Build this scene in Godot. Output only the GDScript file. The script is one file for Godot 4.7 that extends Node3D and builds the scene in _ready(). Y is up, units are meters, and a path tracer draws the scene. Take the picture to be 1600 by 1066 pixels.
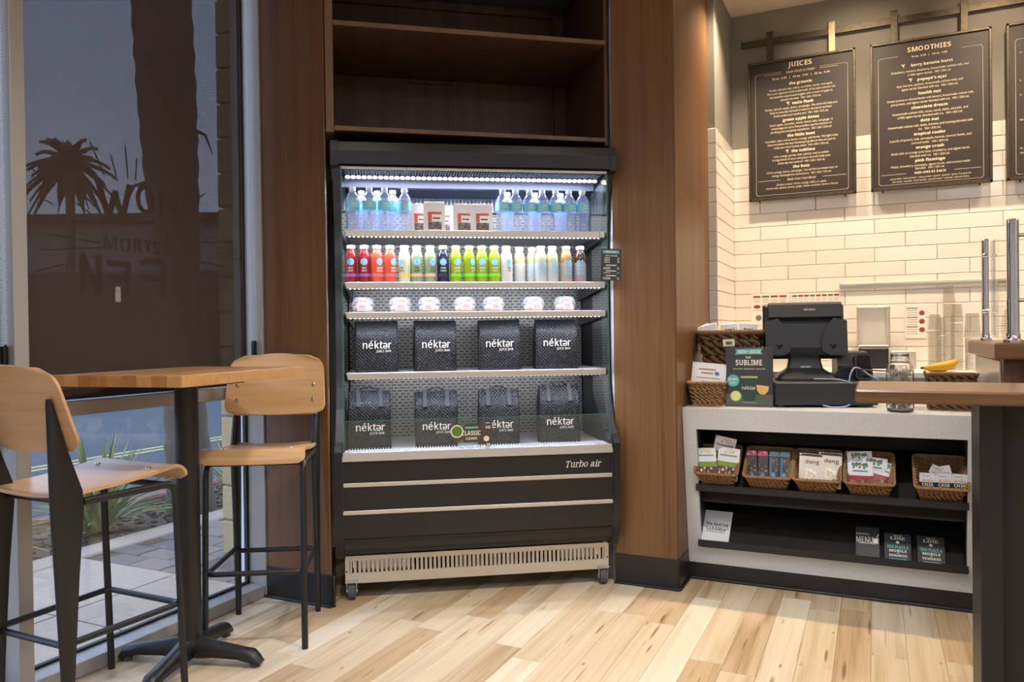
extends Node3D
# x runs along the juice counter, -z away along the window wall, y up, metres.

class Mb:
	var V := PackedVector3Array()
	var N := PackedVector3Array()
	var U := PackedVector2Array()
	var xf := Transform3D()
	func t3(a: Vector3, b: Vector3, c: Vector3, na: Vector3, nb: Vector3, nc: Vector3, ua := Vector2.ZERO, ub := Vector2.ZERO, uc := Vector2.ZERO) -> void:
		var q := [xf * a, xf * b, xf * c]
		var m := [(xf.basis * na).normalized(), (xf.basis * nb).normalized(), (xf.basis * nc).normalized()]
		var g: Vector3 = (q[1] - q[0]).cross(q[2] - q[0])
		if g.length_squared() < 1e-18:
			return
		if g.dot(m[0] + m[1] + m[2]) > 0.0:
			V.append(q[0]); V.append(q[2]); V.append(q[1])
			N.append(m[0]); N.append(m[2]); N.append(m[1])
			U.append(ua); U.append(uc); U.append(ub)
		else:
			V.append(q[0]); V.append(q[1]); V.append(q[2])
			N.append(m[0]); N.append(m[1]); N.append(m[2])
			U.append(ua); U.append(ub); U.append(uc)
	func quad(a: Vector3, b: Vector3, c: Vector3, d: Vector3, hint: Vector3) -> void:
		var n := (c - a).cross(d - b).normalized()
		if n.dot(hint) < 0.0:
			n = -n
		t3(a, b, c, n, n, n, Vector2(0, 1), Vector2(1, 1), Vector2(1, 0))
		t3(a, c, d, n, n, n, Vector2(0, 1), Vector2(1, 0), Vector2(0, 0))
	func tri(a: Vector3, b: Vector3, c: Vector3, hint: Vector3) -> void:
		var n := (b - a).cross(c - a).normalized()
		if n.dot(hint) < 0.0:
			n = -n
		t3(a, b, c, n, n, n)
	func box(c: Vector3, s: Vector3, bas := Basis(), bev := 0.0) -> void:
		var old := xf
		xf = xf * Transform3D(bas, c)
		var h := s / 2.0
		var e := minf(bev, minf(h.x, minf(h.y, h.z)) * 0.9)
		var px := func(x: int, y: int, z: int) -> Vector3: return Vector3(x * h.x, y * (h.y - e), z * (h.z - e))
		var py := func(x: int, y: int, z: int) -> Vector3: return Vector3(x * (h.x - e), y * h.y, z * (h.z - e))
		var pz := func(x: int, y: int, z: int) -> Vector3: return Vector3(x * (h.x - e), y * (h.y - e), z * h.z)
		for k in [-1, 1]:
			quad(px.call(k, -1, -1), px.call(k, -1, 1), px.call(k, 1, 1), px.call(k, 1, -1), Vector3(k, 0, 0))
			quad(py.call(-1, k, -1), py.call(1, k, -1), py.call(1, k, 1), py.call(-1, k, 1), Vector3(0, k, 0))
			quad(pz.call(-1, -1, k), pz.call(1, -1, k), pz.call(1, 1, k), pz.call(-1, 1, k), Vector3(0, 0, k))
		if e > 0.0:
			for i in [-1, 1]:
				for j in [-1, 1]:
					quad(px.call(i, j, -1), px.call(i, j, 1), py.call(i, j, 1), py.call(i, j, -1), Vector3(i, j, 0))
					quad(py.call(-1, i, j), py.call(1, i, j), pz.call(1, i, j), pz.call(-1, i, j), Vector3(0, i, j))
					quad(pz.call(i, -1, j), pz.call(i, 1, j), px.call(i, 1, j), px.call(i, -1, j), Vector3(i, 0, j))
					for k in [-1, 1]:
						tri(px.call(i, j, k), py.call(i, j, k), pz.call(i, j, k), Vector3(i, j, k))
		xf = old
	func loft(rings: Array, cap0 := true, cap1 := true, loop := false) -> void:
		var nr := rings.size()
		var m: int = rings[0].size()
		var cen := []
		for r in rings:
			var c := Vector3.ZERO
			for p in r:
				c += p
			cen.append(c / m)
		var nor := []
		var s := 0.0
		for i in nr:
			var a: PackedVector3Array = rings[(i + 1) % nr] if loop else rings[mini(i + 1, nr - 1)]
			var b: PackedVector3Array = rings[(i - 1 + nr) % nr] if loop else rings[maxi(i - 1, 0)]
			var r: PackedVector3Array = rings[i]
			var out := PackedVector3Array()
			for j in m:
				var n := (r[(j + 1) % m] - r[(j - 1 + m) % m]).cross(a[j] - b[j])
				out.append(n.normalized())
				s += n.dot(r[j] - cen[i])
			nor.append(out)
		var f := -1.0 if s < 0.0 else 1.0
		for i in (nr if loop else nr - 1):
			var k := (i + 1) % nr
			for j in m:
				var l := (j + 1) % m
				var u0 := Vector2(float(j) / m, 1.0 - float(i) / maxi(nr - 1, 1))
				var u1 := Vector2(float(j + 1) / m, u0.y)
				var u2 := Vector2(u1.x, 1.0 - float(i + 1) / maxi(nr - 1, 1))
				var u3 := Vector2(u0.x, u2.y)
				t3(rings[i][j], rings[i][l], rings[k][l], nor[i][j] * f, nor[i][l] * f, nor[k][l] * f, u0, u1, u2)
				t3(rings[i][j], rings[k][l], rings[k][j], nor[i][j] * f, nor[k][l] * f, nor[k][j] * f, u0, u2, u3)
		if not loop:
			if cap0:
				for j in m:
					tri(cen[0], rings[0][j], rings[0][(j + 1) % m], cen[0] - cen[mini(1, nr - 1)])
			if cap1:
				for j in m:
					tri(cen[nr - 1], rings[nr - 1][j], rings[nr - 1][(j + 1) % m], cen[nr - 1] - cen[maxi(nr - 2, 0)])
	func tube(path: PackedVector3Array, r, seg := 8, loop := false) -> void:
		var n := path.size()
		var rings := []
		var t0 := (path[1] - path[0]).normalized()
		var side := t0.cross(Vector3.UP if absf(t0.y) < 0.9 else Vector3.RIGHT).normalized()
		for i in n:
			var a := path[(i + 1) % n] if loop else path[mini(i + 1, n - 1)]
			var b := path[(i - 1 + n) % n] if loop else path[maxi(i - 1, 0)]
			var t := (a - b).normalized()
			side = (side - t * side.dot(t)).normalized()
			var up := t.cross(side)
			var rad: float = r[i] if r is Array or r is PackedFloat32Array else r
			var ring := PackedVector3Array()
			for j in seg:
				var w := TAU * j / seg
				ring.append(path[i] + (side * cos(w) + up * sin(w)) * rad)
			rings.append(ring)
		loft(rings, true, true, loop)
	func lathe(prof: Array, seg := 20, cap0 := true, cap1 := true) -> void:
		var rings := []
		for p in prof:
			var ring := PackedVector3Array()
			for j in seg:
				var w := TAU * j / seg
				ring.append(Vector3(cos(w) * p.x, p.y, sin(w) * p.x))
			rings.append(ring)
		loft(rings, cap0, cap1)
	func cyl(a: Vector3, b: Vector3, r: float, seg := 12) -> void:
		tube(PackedVector3Array([a, b]), r, seg)
	func lathe_disc(c: Vector3, r: float, seg := 24) -> void:   # a flat printed disc facing +z
		for i in seg:
			var a := TAU * i / seg
			var b := TAU * (i + 1) / seg
			tri(c, c + Vector3(cos(a), sin(a), 0) * r, c + Vector3(cos(b), sin(b), 0) * r, Vector3(0, 0, 1))
	func prism(poly: PackedVector2Array, z0: float, z1: float, bas := Basis(), o := Vector3.ZERO) -> void:
		var old := xf
		xf = xf * Transform3D(bas, o)
		var id := Geometry2D.triangulate_polygon(poly)
		for i in range(0, id.size(), 3):
			for z in [z0, z1]:
				tri(Vector3(poly[id[i]].x, poly[id[i]].y, z), Vector3(poly[id[i + 1]].x, poly[id[i + 1]].y, z), Vector3(poly[id[i + 2]].x, poly[id[i + 2]].y, z), Vector3(0, 0, z - (z0 + z1) / 2.0))
		var area := 0.0
		for i in poly.size():
			area += poly[i].cross(poly[(i + 1) % poly.size()])
		for i in poly.size():
			var a := poly[i]
			var b := poly[(i + 1) % poly.size()]
			var d := (b - a) * signf(area)
			quad(Vector3(a.x, a.y, z0), Vector3(b.x, b.y, z0), Vector3(b.x, b.y, z1), Vector3(a.x, a.y, z1), Vector3(d.y, -d.x, 0))
		xf = old
	func sheet(g: Array, t: float) -> void:   # a bent sheet of thickness t round the grid g[row][column]
		var nr := g.size()
		var m: int = g[0].size()
		var nn := []
		for i in nr:
			var row := PackedVector3Array()
			for j in m:
				var du: Vector3 = g[i][mini(j + 1, m - 1)] - g[i][maxi(j - 1, 0)]
				var dv: Vector3 = g[mini(i + 1, nr - 1)][j] - g[maxi(i - 1, 0)][j]
				row.append(du.cross(dv).normalized())
			nn.append(row)
		for s in [0.5, -0.5]:
			for i in nr - 1:
				for j in m - 1:
					var q := []
					for o in [[0, 0], [0, 1], [1, 1], [1, 0]]:
						var n: Vector3 = nn[i + o[0]][j + o[1]]
						q.append([g[i + o[0]][j + o[1]] + n * t * s, n * signf(s), Vector2(float(j + o[1]) / (m - 1), 1.0 - float(i + o[0]) / (nr - 1))])
					t3(q[0][0], q[1][0], q[2][0], q[0][1], q[1][1], q[2][1], q[0][2], q[1][2], q[2][2])
					t3(q[0][0], q[2][0], q[3][0], q[0][1], q[2][1], q[3][1], q[0][2], q[2][2], q[3][2])
		var rim := []
		for j in m:
			rim.append([0, j])
		for i in range(1, nr):
			rim.append([i, m - 1])
		for j in range(m - 2, -1, -1):
			rim.append([nr - 1, j])
		for i in range(nr - 2, 0, -1):
			rim.append([i, 0])
		var mid: Vector3 = g[nr / 2][m / 2]
		for k in rim.size():
			var a: Array = rim[k]
			var b: Array = rim[(k + 1) % rim.size()]
			var pa: Vector3 = g[a[0]][a[1]]
			var pb: Vector3 = g[b[0]][b[1]]
			var na: Vector3 = nn[a[0]][a[1]] * t * 0.5
			var nb: Vector3 = nn[b[0]][b[1]] * t * 0.5
			quad(pa - na, pb - nb, pb + nb, pa + na, (pa + pb) * 0.5 - mid)
	func text(s: String, h: float, at: Vector3, bold := false, align := 1, bas := Basis(), wrap := 0.0, width_scale := 1.0, font := "Droid Sans", slant := 0.0) -> void:
		var tm := TextMesh.new()
		var f := SystemFont.new()
		f.font_names = PackedStringArray([font])
		f.font_weight = 700 if bold else 400
		tm.font = f
		tm.font_size = 24
		tm.pixel_size = h / 17.2
		tm.depth = 0.0004
		tm.curve_step = 3.0
		tm.text = s
		tm.horizontal_alignment = [HORIZONTAL_ALIGNMENT_LEFT, HORIZONTAL_ALIGNMENT_CENTER, HORIZONTAL_ALIGNMENT_RIGHT][align]
		var a := tm.get_mesh_arrays()
		if a.is_empty() or a[0] == null:
			return
		var v: PackedVector3Array = a[Mesh.ARRAY_VERTEX]
		var nv: PackedVector3Array = a[Mesh.ARRAY_NORMAL]
		var id: PackedInt32Array = a[Mesh.ARRAY_INDEX] if a[Mesh.ARRAY_INDEX] != null else PackedInt32Array(range(v.size()))
		var old := xf
		xf = xf * Transform3D(bas, at)
		for i in range(0, id.size() - 2, 3):
			if nv[id[i]].z < 0.5:
				continue
			var q := []
			for k in 3:
				var p := v[id[i + k]]
				p.x = p.x * width_scale + p.y * slant
				if wrap > 0.0:
					var w := p.x / wrap
					p = Vector3(sin(w) * (wrap + p.z), p.y, cos(w) * (wrap + p.z) - wrap)
				q.append(p)
			t3(q[0], q[1], q[2], nv[id[i]], nv[id[i + 1]], nv[id[i + 2]])
		xf = old
	func width(s: String, h: float, bold := false) -> float:
		var tm := TextMesh.new()
		var f := SystemFont.new()
		f.font_names = PackedStringArray(["Droid Sans"])
		f.font_weight = 700 if bold else 400
		tm.font = f
		tm.font_size = 24
		tm.pixel_size = h / 17.2
		tm.text = s
		return tm.get_aabb().size.x
	func logo(h: float, at: Vector3, bas := Basis()) -> void:   # the bag's wordmark: its fifth letter is an e turned upside down
		var g := h * 0.11
		var a := width("nékt", h)
		var b := width("e", h)
		var c := width("r", h)
		var x := -(a + b + c + 2 * g) / 2.0
		text("nékt", h, at + bas * Vector3(x + a / 2, 0, 0), false, 1, bas)
		text("e", h, at + bas * Vector3(x + a + g + b / 2, -h * 0.27, 0), false, 1, bas * Basis(Vector3.BACK, PI))
		text("r", h, at + bas * Vector3(x + a + b + 2 * g + c / 2, 0, 0), false, 1, bas)
	func mesh() -> ArrayMesh:
		var a := []
		a.resize(Mesh.ARRAY_MAX)
		a[Mesh.ARRAY_VERTEX] = V
		a[Mesh.ARRAY_NORMAL] = N
		a[Mesh.ARRAY_TEX_UV] = U
		var m := ArrayMesh.new()
		m.add_surface_from_arrays(Mesh.PRIMITIVE_TRIANGLES, a)
		return m

var M := {}
var used := {}
var rng := RandomNumberGenerator.new()
const FRIDGE_LED := 0.62
const ORD := ["leftmost", "second", "third", "fourth", "fifth", "sixth", "seventh", "eighth", "ninth", "tenth", "eleventh", "twelfth"]

func P(a: float, b: float, y := 0.0) -> Vector3:
	return Vector3(a, y, -b)

func numbered(called: String) -> String:
	var k: int = used.get(called, 0)
	used[called] = k + 1
	return called if k == 0 else "%s_%03d" % [called, k]

func part(called: String, mb: Mb, m: Material, parent: Node3D, label := "") -> MeshInstance3D:
	var o := MeshInstance3D.new()
	o.name = called
	o.mesh = mb.mesh()
	o.material_override = m
	parent.add_child(o, true)
	if label:
		o.set_meta("label", label)
	return o

func tag(o: Node, label: String, category: String, group := "") -> void:
	o.set_meta("label", label)
	o.set_meta("category", category)
	if group:
		o.set_meta("group", group)

func thing(called: String, label: String, category: String, at := Vector3.ZERO, turn := 0.0, group := "") -> Node3D:
	var o := Node3D.new()
	o.name = numbered(called)
	add_child(o, true)
	o.position = at
	o.rotation_degrees.y = turn
	tag(o, label, category, group)
	return o

func dup(src: Node3D, called: String, label: String, at: Vector3, turn: float) -> Node3D:
	var o: Node3D = src.duplicate()
	o.name = numbered(called)
	add_child(o, true)
	o.position = at
	o.rotation_degrees = Vector3(0, turn, 0)
	o.set_meta("label", label)
	return o

func struct(called: String, label: String, at := Vector3.ZERO) -> Node3D:
	var o := Node3D.new()
	o.name = numbered(called)
	add_child(o, true)
	o.position = at
	o.set_meta("kind", "structure")
	o.set_meta("label", label)
	return o

func into(o: Node3D) -> Mb:   # a builder that takes world positions and stores them in the thing's own axes
	var mb := Mb.new()
	mb.xf = o.transform.affine_inverse()
	return mb

func mat(called: String, color: Color, rough: float, metal := 0.0, more := {}) -> StandardMaterial3D:
	var m := StandardMaterial3D.new()
	m.resource_name = called
	m.albedo_color = color
	m.roughness = rough
	m.metallic = metal
	for k in more:
		m.set(k, more[k])
	M[called] = m
	return m

func glassy(called: String, color: Color, alpha: float, rough := 0.03) -> void:
	mat(called, Color(color.r, color.g, color.b, alpha), rough, 0.0, {"transparency": BaseMaterial3D.TRANSPARENCY_ALPHA})

func noise_bytes(sd: int, w: int, h: int, W: int, H: int, freq := 0.05, oct := 3) -> PackedByteArray:
	var n := FastNoiseLite.new()
	n.seed = sd
	n.noise_type = FastNoiseLite.TYPE_SIMPLEX_SMOOTH
	n.frequency = freq
	n.fractal_octaves = oct
	var im := n.get_seamless_image(w, h)
	im.resize(W, H, Image.INTERPOLATE_CUBIC)
	im.convert(Image.FORMAT_L8)
	return im.get_data()

func grain(cols: Array, sd: int, W := 384, H := 384, broad := Vector2i(96, 12), fine := Vector2i(384, 16), mixed := 0.4, tilt := false, knots := 0) -> ImageTexture:
	var lut := PackedByteArray()
	for i in 256:
		var x := i / 255.0 * (cols.size() - 1)
		var k := mini(int(x), cols.size() - 2)
		var c: Color = cols[k].lerp(cols[k + 1], x - k)
		lut.append(int(c.r * 255)); lut.append(int(c.g * 255)); lut.append(int(c.b * 255))
	var b := noise_bytes(sd, broad.x, broad.y, W, H, 0.06, 3)
	var f := noise_bytes(sd + 91, fine.x, fine.y, W, H, 0.22, 2)
	var out := PackedByteArray()
	out.resize(W * H * 3)
	for i in W * H:
		var v := int(b[i] * (1.0 - mixed) + f[i] * mixed) * 3
		out[i * 3] = lut[v]; out[i * 3 + 1] = lut[v + 1]; out[i * 3 + 2] = lut[v + 2]
	var g := RandomNumberGenerator.new()
	g.seed = sd
	for k in knots:   # mineral streaks and small knots in the wood
		var cx := g.randi() % W
		var cy := g.randi() % H
		var rx := g.randf_range(2.0, 7.0)
		var ry := g.randf_range(2.0, 5.0) if k % 3 == 0 else g.randf_range(8.0, 26.0)
		var deep := g.randf_range(0.12, 0.42)
		for y in range(-int(ry), int(ry) + 1):
			for x in range(-int(rx), int(rx) + 1):
				var d := x * x / (rx * rx) + y * y / (ry * ry)
				if d < 1.0:
					var at := (((cy + y + H) % H) * W + (cx + x + W) % W) * 3
					var dim := 1.0 - deep * (1.0 - d) * (0.6 + 0.4 * b[at / 3] / 255.0)
					for c in 3:
						out[at + c] = int(out[at + c] * (dim if c == 0 else dim * dim if c == 2 else pow(dim, 1.4)))
	var im := Image.create_from_data(W, H, false, Image.FORMAT_RGB8, out)
	if tilt:
		im.rotate_90(CLOCKWISE)
	return ImageTexture.create_from_image(im)

func hx(s: String) -> Color:
	return Color.html(s)

func woody(called: String, cols: Array, sd: int, scale: Vector3, rough: float, world := false, tilt := false, mixed := 0.4, knots := 0) -> StandardMaterial3D:
	var c := []
	for s in cols:
		c.append(hx(s))
	return mat(called, Color.WHITE, rough, 0.0, {"albedo_texture": grain(c, sd, 384, 384, Vector2i(96, 12), Vector2i(384, 16), mixed, tilt, knots), "uv1_triplanar": true, "uv1_world_triplanar": world, "uv1_scale": scale})

func speckle(cols: Array, sd: int, w: int, freq: float, oct := 3) -> ImageTexture:
	var c := []
	for s in cols:
		c.append(hx(s))
	return grain(c, sd, w, w, Vector2i(w, w), Vector2i(w, w), 0.5)

func fillet(p: Array, r: float, n := 5) -> PackedVector3Array:
	var out := PackedVector3Array([p[0]])
	for i in range(1, p.size() - 1):
		var a: Vector3 = (p[i - 1] - p[i])
		var b: Vector3 = (p[i + 1] - p[i])
		var k := minf(r, minf(a.length(), b.length()) * 0.48)
		var s: Vector3 = p[i] + a.normalized() * k
		var e: Vector3 = p[i] + b.normalized() * k
		for j in n + 1:
			var t := float(j) / n
			out.append(s.lerp(p[i], t).lerp((p[i] as Vector3).lerp(e, t), t))
	out.append(p[-1])
	return out

func rrect(w: float, d: float, r: float, n := 4) -> PackedVector2Array:
	var out := PackedVector2Array()
	for q in 4:
		var c := Vector2((w / 2 - r) * [1, -1, -1, 1][q], (d / 2 - r) * [1, 1, -1, -1][q])
		for j in n + 1:
			var a := PI / 2 * (q + float(j) / n)
			out.append(c + Vector2(cos(a), sin(a)) * r)
	return out

func ring3(poly: PackedVector2Array, y: float) -> PackedVector3Array:
	var out := PackedVector3Array()
	for p in poly:
		out.append(Vector3(p.x, y, p.y))
	return out

func print_tex(w: int, h: int, base: Color, rects: Array, blobs := [], sd := 1) -> ImageTexture:   # flat print: bands [x, y, w, h, colour] and scatters [x, y, w, h, size, count, colours]
	var im := Image.create(w, h, false, Image.FORMAT_RGB8)
	im.fill(base)
	for r in rects:
		im.fill_rect(Rect2i(int(r[0] * w), int(r[1] * h), maxi(1, int(r[2] * w)), maxi(1, int(r[3] * h))), r[4])
	var g := RandomNumberGenerator.new()
	g.seed = sd
	for b in blobs:
		for i in b[5]:
			var s: int = maxi(1, int(b[4] * w * g.randf_range(0.5, 1.3)))
			var x := int((b[0] + g.randf() * b[2]) * w)
			var y := int((b[1] + g.randf() * b[3]) * h)
			var c: Color = b[6][g.randi() % b[6].size()]
			for yy in range(-s, s + 1):
				for xx in range(-s, s + 1):
					if xx * xx + yy * yy <= s * s and x + xx >= 0 and x + xx < w and y + yy >= 0 and y + yy < h:
						im.set_pixel(x + xx, y + yy, c)
	return ImageTexture.create_from_image(im)

func printed(called: String, t: Texture2D, rough := 0.35) -> void:
	mat(called, Color.WHITE, rough, 0.0, {"albedo_texture": t})

func down_spot(label: String, at: Vector3, aim: Vector3, energy: float, color: Color, angle: float, size := 0.05, blend := 0.4) -> void:
	var o := thing("downlight", label, "ceiling light", at)
	var mb := Mb.new()
	mb.lathe([Vector2(0.05, 0.0), Vector2(0.075, -0.004), Vector2(0.078, 0.012), Vector2(0.078, 0.012), Vector2(0.062, 0.012), Vector2(0.05, 0.0)], 24, false, false)
	part("trim_ring", mb, M.white_paint, o)
	mb = Mb.new()
	mb.lathe([Vector2(0.05, 0.004), Vector2(0.05, 0.012)], 24)
	part("lamp_lens", mb, mat("lamp_glow_" + o.name, color, 0.5, 0.0, {"emission_enabled": true, "emission": color, "emission_energy_multiplier": 3.0}), o)
	var l := SpotLight3D.new()
	l.name = "lamp"
	o.add_child(l)
	l.position = Vector3(0, -0.02, 0)
	l.look_at_from_position(at + Vector3(0, -0.02, 0), aim, Vector3.FORWARD if absf((aim - at).normalized().y) > 0.9 else Vector3.UP)
	l.light_energy = energy
	l.light_color = color
	l.spot_angle = angle
	l.spot_angle_attenuation = blend
	l.spot_range = 12.0
	l.spot_attenuation = 2.0
	l.light_size = size
	l.shadow_enabled = true

func area(parent: Node3D, at: Vector3, rot: Vector3, size: Vector2, energy: float, color: Color) -> void:
	var l := AreaLight3D.new()
	l.name = "lamp"
	parent.add_child(l, true)
	l.position = at
	l.rotation_degrees = rot
	l.area_size = size
	l.light_energy = energy
	l.light_color = color
	l.area_range = 12.0
	l.area_attenuation = 2.0
	l.shadow_enabled = true

func _ready() -> void:
	rng.seed = 7
	# ---- camera, sky, exposure
	var cam := Camera3D.new()
	cam.name = "camera"
	add_child(cam)
	cam.position = Vector3(0, 1.22, 0)
	cam.rotation_order = EULER_ORDER_YXZ
	cam.rotation_degrees = Vector3(-0.48, 25.2, -0.716)
	cam.fov = 47.9
	cam.near = 0.02
	cam.far = 300.0
	var we := WorldEnvironment.new()
	we.name = "world"
	var e := Environment.new()
	e.background_mode = Environment.BG_SKY
	var sk := Sky.new()
	var pm := ProceduralSkyMaterial.new()
	pm.sky_top_color = hx("8094b4")
	pm.sky_horizon_color = hx("a8b4c8")
	pm.ground_horizon_color = hx("6c6a68")
	pm.ground_bottom_color = hx("4a4846")
	pm.sun_angle_max = 0.0
	pm.sky_energy_multiplier = 2.2
	pm.ground_energy_multiplier = 0.9
	sk.sky_material = pm
	e.sky = sk
	e.tonemap_mode = Environment.TONE_MAPPER_LINEAR
	e.tonemap_exposure = 1.0
	e.sdfgi_enabled = true
	e.ssao_enabled = true
	e.ssil_enabled = true
	we.environment = e
	add_child(we)
	make_materials()
	# ---- lamps: wall washers behind the counter, downlights and cool panels over the room
	var warm := hx("ffe2bf")
	var k := 0
	for a in [-0.6, -0.05, 0.66, 1.35, 2.1]:
		down_spot("recessed wall washer over the back wall, %s from the tiled corner" % ORD[k].replace("leftmost", "first"), P(a, 4.4, 3.2), P(a, 4.42, 0.0), 2.5, warm, 60.0, 0.04, 1.0)
		k += 1
	for a in [-0.05, 0.66]:
		down_spot("recessed accent spot aimed at the menu boards, %s from the tiled corner" % ["first", "second"][k - 5], P(a, 4.25, 3.2), P(a - 0.03, 5.0, 2.72), 0.9, warm, 34.0, 0.03, 1.0)
		k += 1
	k = 5
	for s in [[-0.3, 2.1, 4.6], [-1.3, 1.5, 3.0], [0.9, 0.9, 1.6]]:
		down_spot("recessed downlight in the ceiling over the open floor, %s from the fridge" % ["first", "second", "third"][k - 5], P(s[0], s[1], 3.2), P(s[0] - 0.05, s[1] + 0.15, 0.0), s[2], hx("fff9f0"), 58.0, 0.12, 0.7)
		k += 1
	for s in [[-0.9, -1.2], [1.4, -1.4], [2.6, 1.0]]:
		var o := thing("panel_light", "square cool white ceiling panel behind the seating, %s from the window wall" % ["first", "second", "third"][k - 8], "ceiling light", P(s[0], s[1], 3.19))
		var mb := Mb.new()
		mb.box(Vector3(0, 0.0, 0), Vector3(1.24, 0.02, 1.24), Basis(), 0.005)
		part("frame", mb, M.white_paint, o)
		mb = Mb.new()
		mb.box(Vector3(0, -0.011, 0), Vector3(1.18, 0.004, 1.18))
		part("lamp_diffuser", mb, mat("panel_glow_%d" % k, hx("f2f6ff"), 0.5, 0.0, {"emission_enabled": true, "emission": hx("f2f6ff"), "emission_energy_multiplier": 1.5}), o)
		area(o, Vector3(0, -0.02, 0), Vector3(-90, 0, 0), Vector2(1.18, 1.18), 3.3, hx("e2ecff"))
		k += 1
	make_room()
	make_windows()
	make_outside()
	make_counter()
	make_bars()
	make_fridge()
	make_goods()
	make_seating()
	make_boards()
	make_counter_things()
	make_back_things()

func make_materials() -> void:
	woody("pier_wood", ["50361f", "68482b", "775636", "5b3f24"], 3, Vector3(1.4, 0.35, 1.4), 0.42, false, false, 0.45)
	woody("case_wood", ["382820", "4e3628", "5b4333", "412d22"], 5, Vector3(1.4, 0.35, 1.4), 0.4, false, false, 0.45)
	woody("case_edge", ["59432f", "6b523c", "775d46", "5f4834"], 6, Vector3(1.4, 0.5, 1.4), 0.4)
	woody("oak_ply", ["b0855a", "c59a6c", "cfa77b", "b98f63"], 8, Vector3(1.1, 5.0, 5.0), 0.32, false, true, 0.5)
	woody("ply_edge", ["d8b88c", "e4c79c", "caa677"], 9, Vector3(1.0, 30.0, 1.0), 0.5, false, true)
	for i in 4:
		woody("stave_%d" % i, [["a06f40", "b88550", "c2925c"], ["8f6036", "a97745", "b88652"], ["b07f4c", "c59560", "cfa46f"], ["98683b", "ad7c49", "bd8c58"]][i], 20 + i, Vector3(5.0, 5.0, 1.2), 0.28, false, false, 0.5)
	woody("bar_wood", ["4a3322", "64462f", "7a583c", "553a27"], 30, Vector3(1.2, 5.0, 5.0), 0.3, false, true, 0.5)
	woody("bar_wood_upright", ["3d2a1d", "5a402c", "6d4f37"], 31, Vector3(4.0, 0.8, 4.0), 0.35)
	var mp := [["8d7455", "bca684", "cbb797", "d3c2a5", "b39b78"], ["7d6345", "a98d6a", "bfa480", "b89c77", "9a7d5b"], ["a08a6b", "cdbb9e", "d8c9af", "dccfb8", "c3af90"], ["73583a", "a98d69", "bfa684", "c9b393", "9d8260"], ["94795a", "c3ad8d", "cfbc9f", "bda585", "ae9473"], ["887155", "b9a385", "cbb99d", "d4c6ae", "b59e7e"]]
	for i in 6:
		woody("maple_%d" % i, mp[i], 40 + i * 3, Vector3(2.2, 2.2, 0.55), 0.42, false, false, 0.34, 13)
	mat("floor_base", hx("8a6f4c"), 0.6)
	mat("black_steel", hx("1b1b1d"), 0.42, 0.0, {"metallic_specular": 0.5})
	mat("black_plastic", hx("1d1e21"), 0.38)
	mat("pos_plastic", hx("2b2d32"), 0.42)
	mat("black_gloss", hx("0c0c0e"), 0.12)
	mat("fridge_black", hx("1b1a1c"), 0.36)
	mat("fridge_inside", hx("2a2c30"), 0.45)
	mat("rubber", hx("55565a"), 0.8)
	mat("base_vinyl", hx("1c1c20"), 0.38)
	mat("counter_black", hx("1d1a18"), 0.5)
	mat("white_lam", hx("e6e8ea"), 0.4)
	mat("white_paint", hx("ece8e0"), 0.7)
	mat("wall_gray", hx("8d8a82"), 0.75)
	mat("ceiling_paint", hx("e4d8c2"), 0.85)
	mat("soffit_gray", hx("5d6066"), 0.8)
	mat("tile_white", hx("ebe7e0"), 0.1)
	mat("tile_white_b", hx("e7e2da"), 0.13)
	mat("grout", hx("c9bda9"), 0.85)
	mat("steel", hx("cfcac2"), 0.34, 0.6)
	mat("steel_pale", hx("c6c8cc"), 0.4, 0.7)
	mat("grille_steel", hx("cbc4b8"), 0.4, 0.55)
	mat("fridge_blue", hx("6a7080"), 0.5, 0.3)
	mat("led", hx("f4f6ff"), 0.4, 0.0, {"emission_enabled": true, "emission": hx("eef2ff"), "emission_energy_multiplier": 2.2})
	mat("led_white", hx("d8dce8"), 0.4)
	var hp := Image.create(64, 64, false, Image.FORMAT_RGB8)
	hp.fill(hx("8f8b82"))
	for y in 4:
		for x in 2:
			hp.fill_rect(Rect2i((x * 32 + (16 if y % 2 else 0)) % 64, y * 16 + 4, 22, 7), hx("4c4d4e"))
	mat("rear_panel", Color.WHITE, 0.4, 0.6, {"albedo_texture": ImageTexture.create_from_image(hp), "uv1_triplanar": true, "uv1_scale": Vector3(16, 16, 16)})
	mat("chrome", hx("d0d2d6"), 0.08, 1.0)
	mat("bolt", hx("c8c8c8"), 0.2, 1.0)
	mat("rail_alu", hx("d6d2ca"), 0.35, 0.8)
	mat("raw_steel", Color.WHITE, 0.45, 0.7, {"albedo_texture": speckle(["2e2a24", "4a443a", "5c5446", "38322a"], 60, 128, 0.05), "uv1_triplanar": true, "uv1_scale": Vector3(4, 4, 4)})
	mat("raw_steel_pale", Color.WHITE, 0.4, 0.7, {"albedo_texture": speckle(["8c8068", "a89a7e", "b8ab90"], 61, 128, 0.05), "uv1_triplanar": true, "uv1_scale": Vector3(6, 6, 6)})
	mat("window_alu", hx("a7a4a0"), 0.45, 0.2)
	mat("gasket", hx("17181a"), 0.6)
	mat("quartz", Color.WHITE, 0.3, 0.0, {"albedo_texture": speckle(["b0b2b5", "c0c2c5", "c8cacd", "d0d2d4", "bcbec1"], 62, 384, 0.2), "uv1_triplanar": true, "uv1_scale": Vector3(3, 3, 3)})
	glassy("pane", hx("dfe8e6"), 0.04)
	glassy("fridge_glass", hx("b8d8cc"), 0.018)
	mat("glass_edge", hx("3f6a60"), 0.1)
	glassy("clear_cup", hx("9c907e"), 0.36, 0.08)
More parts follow.
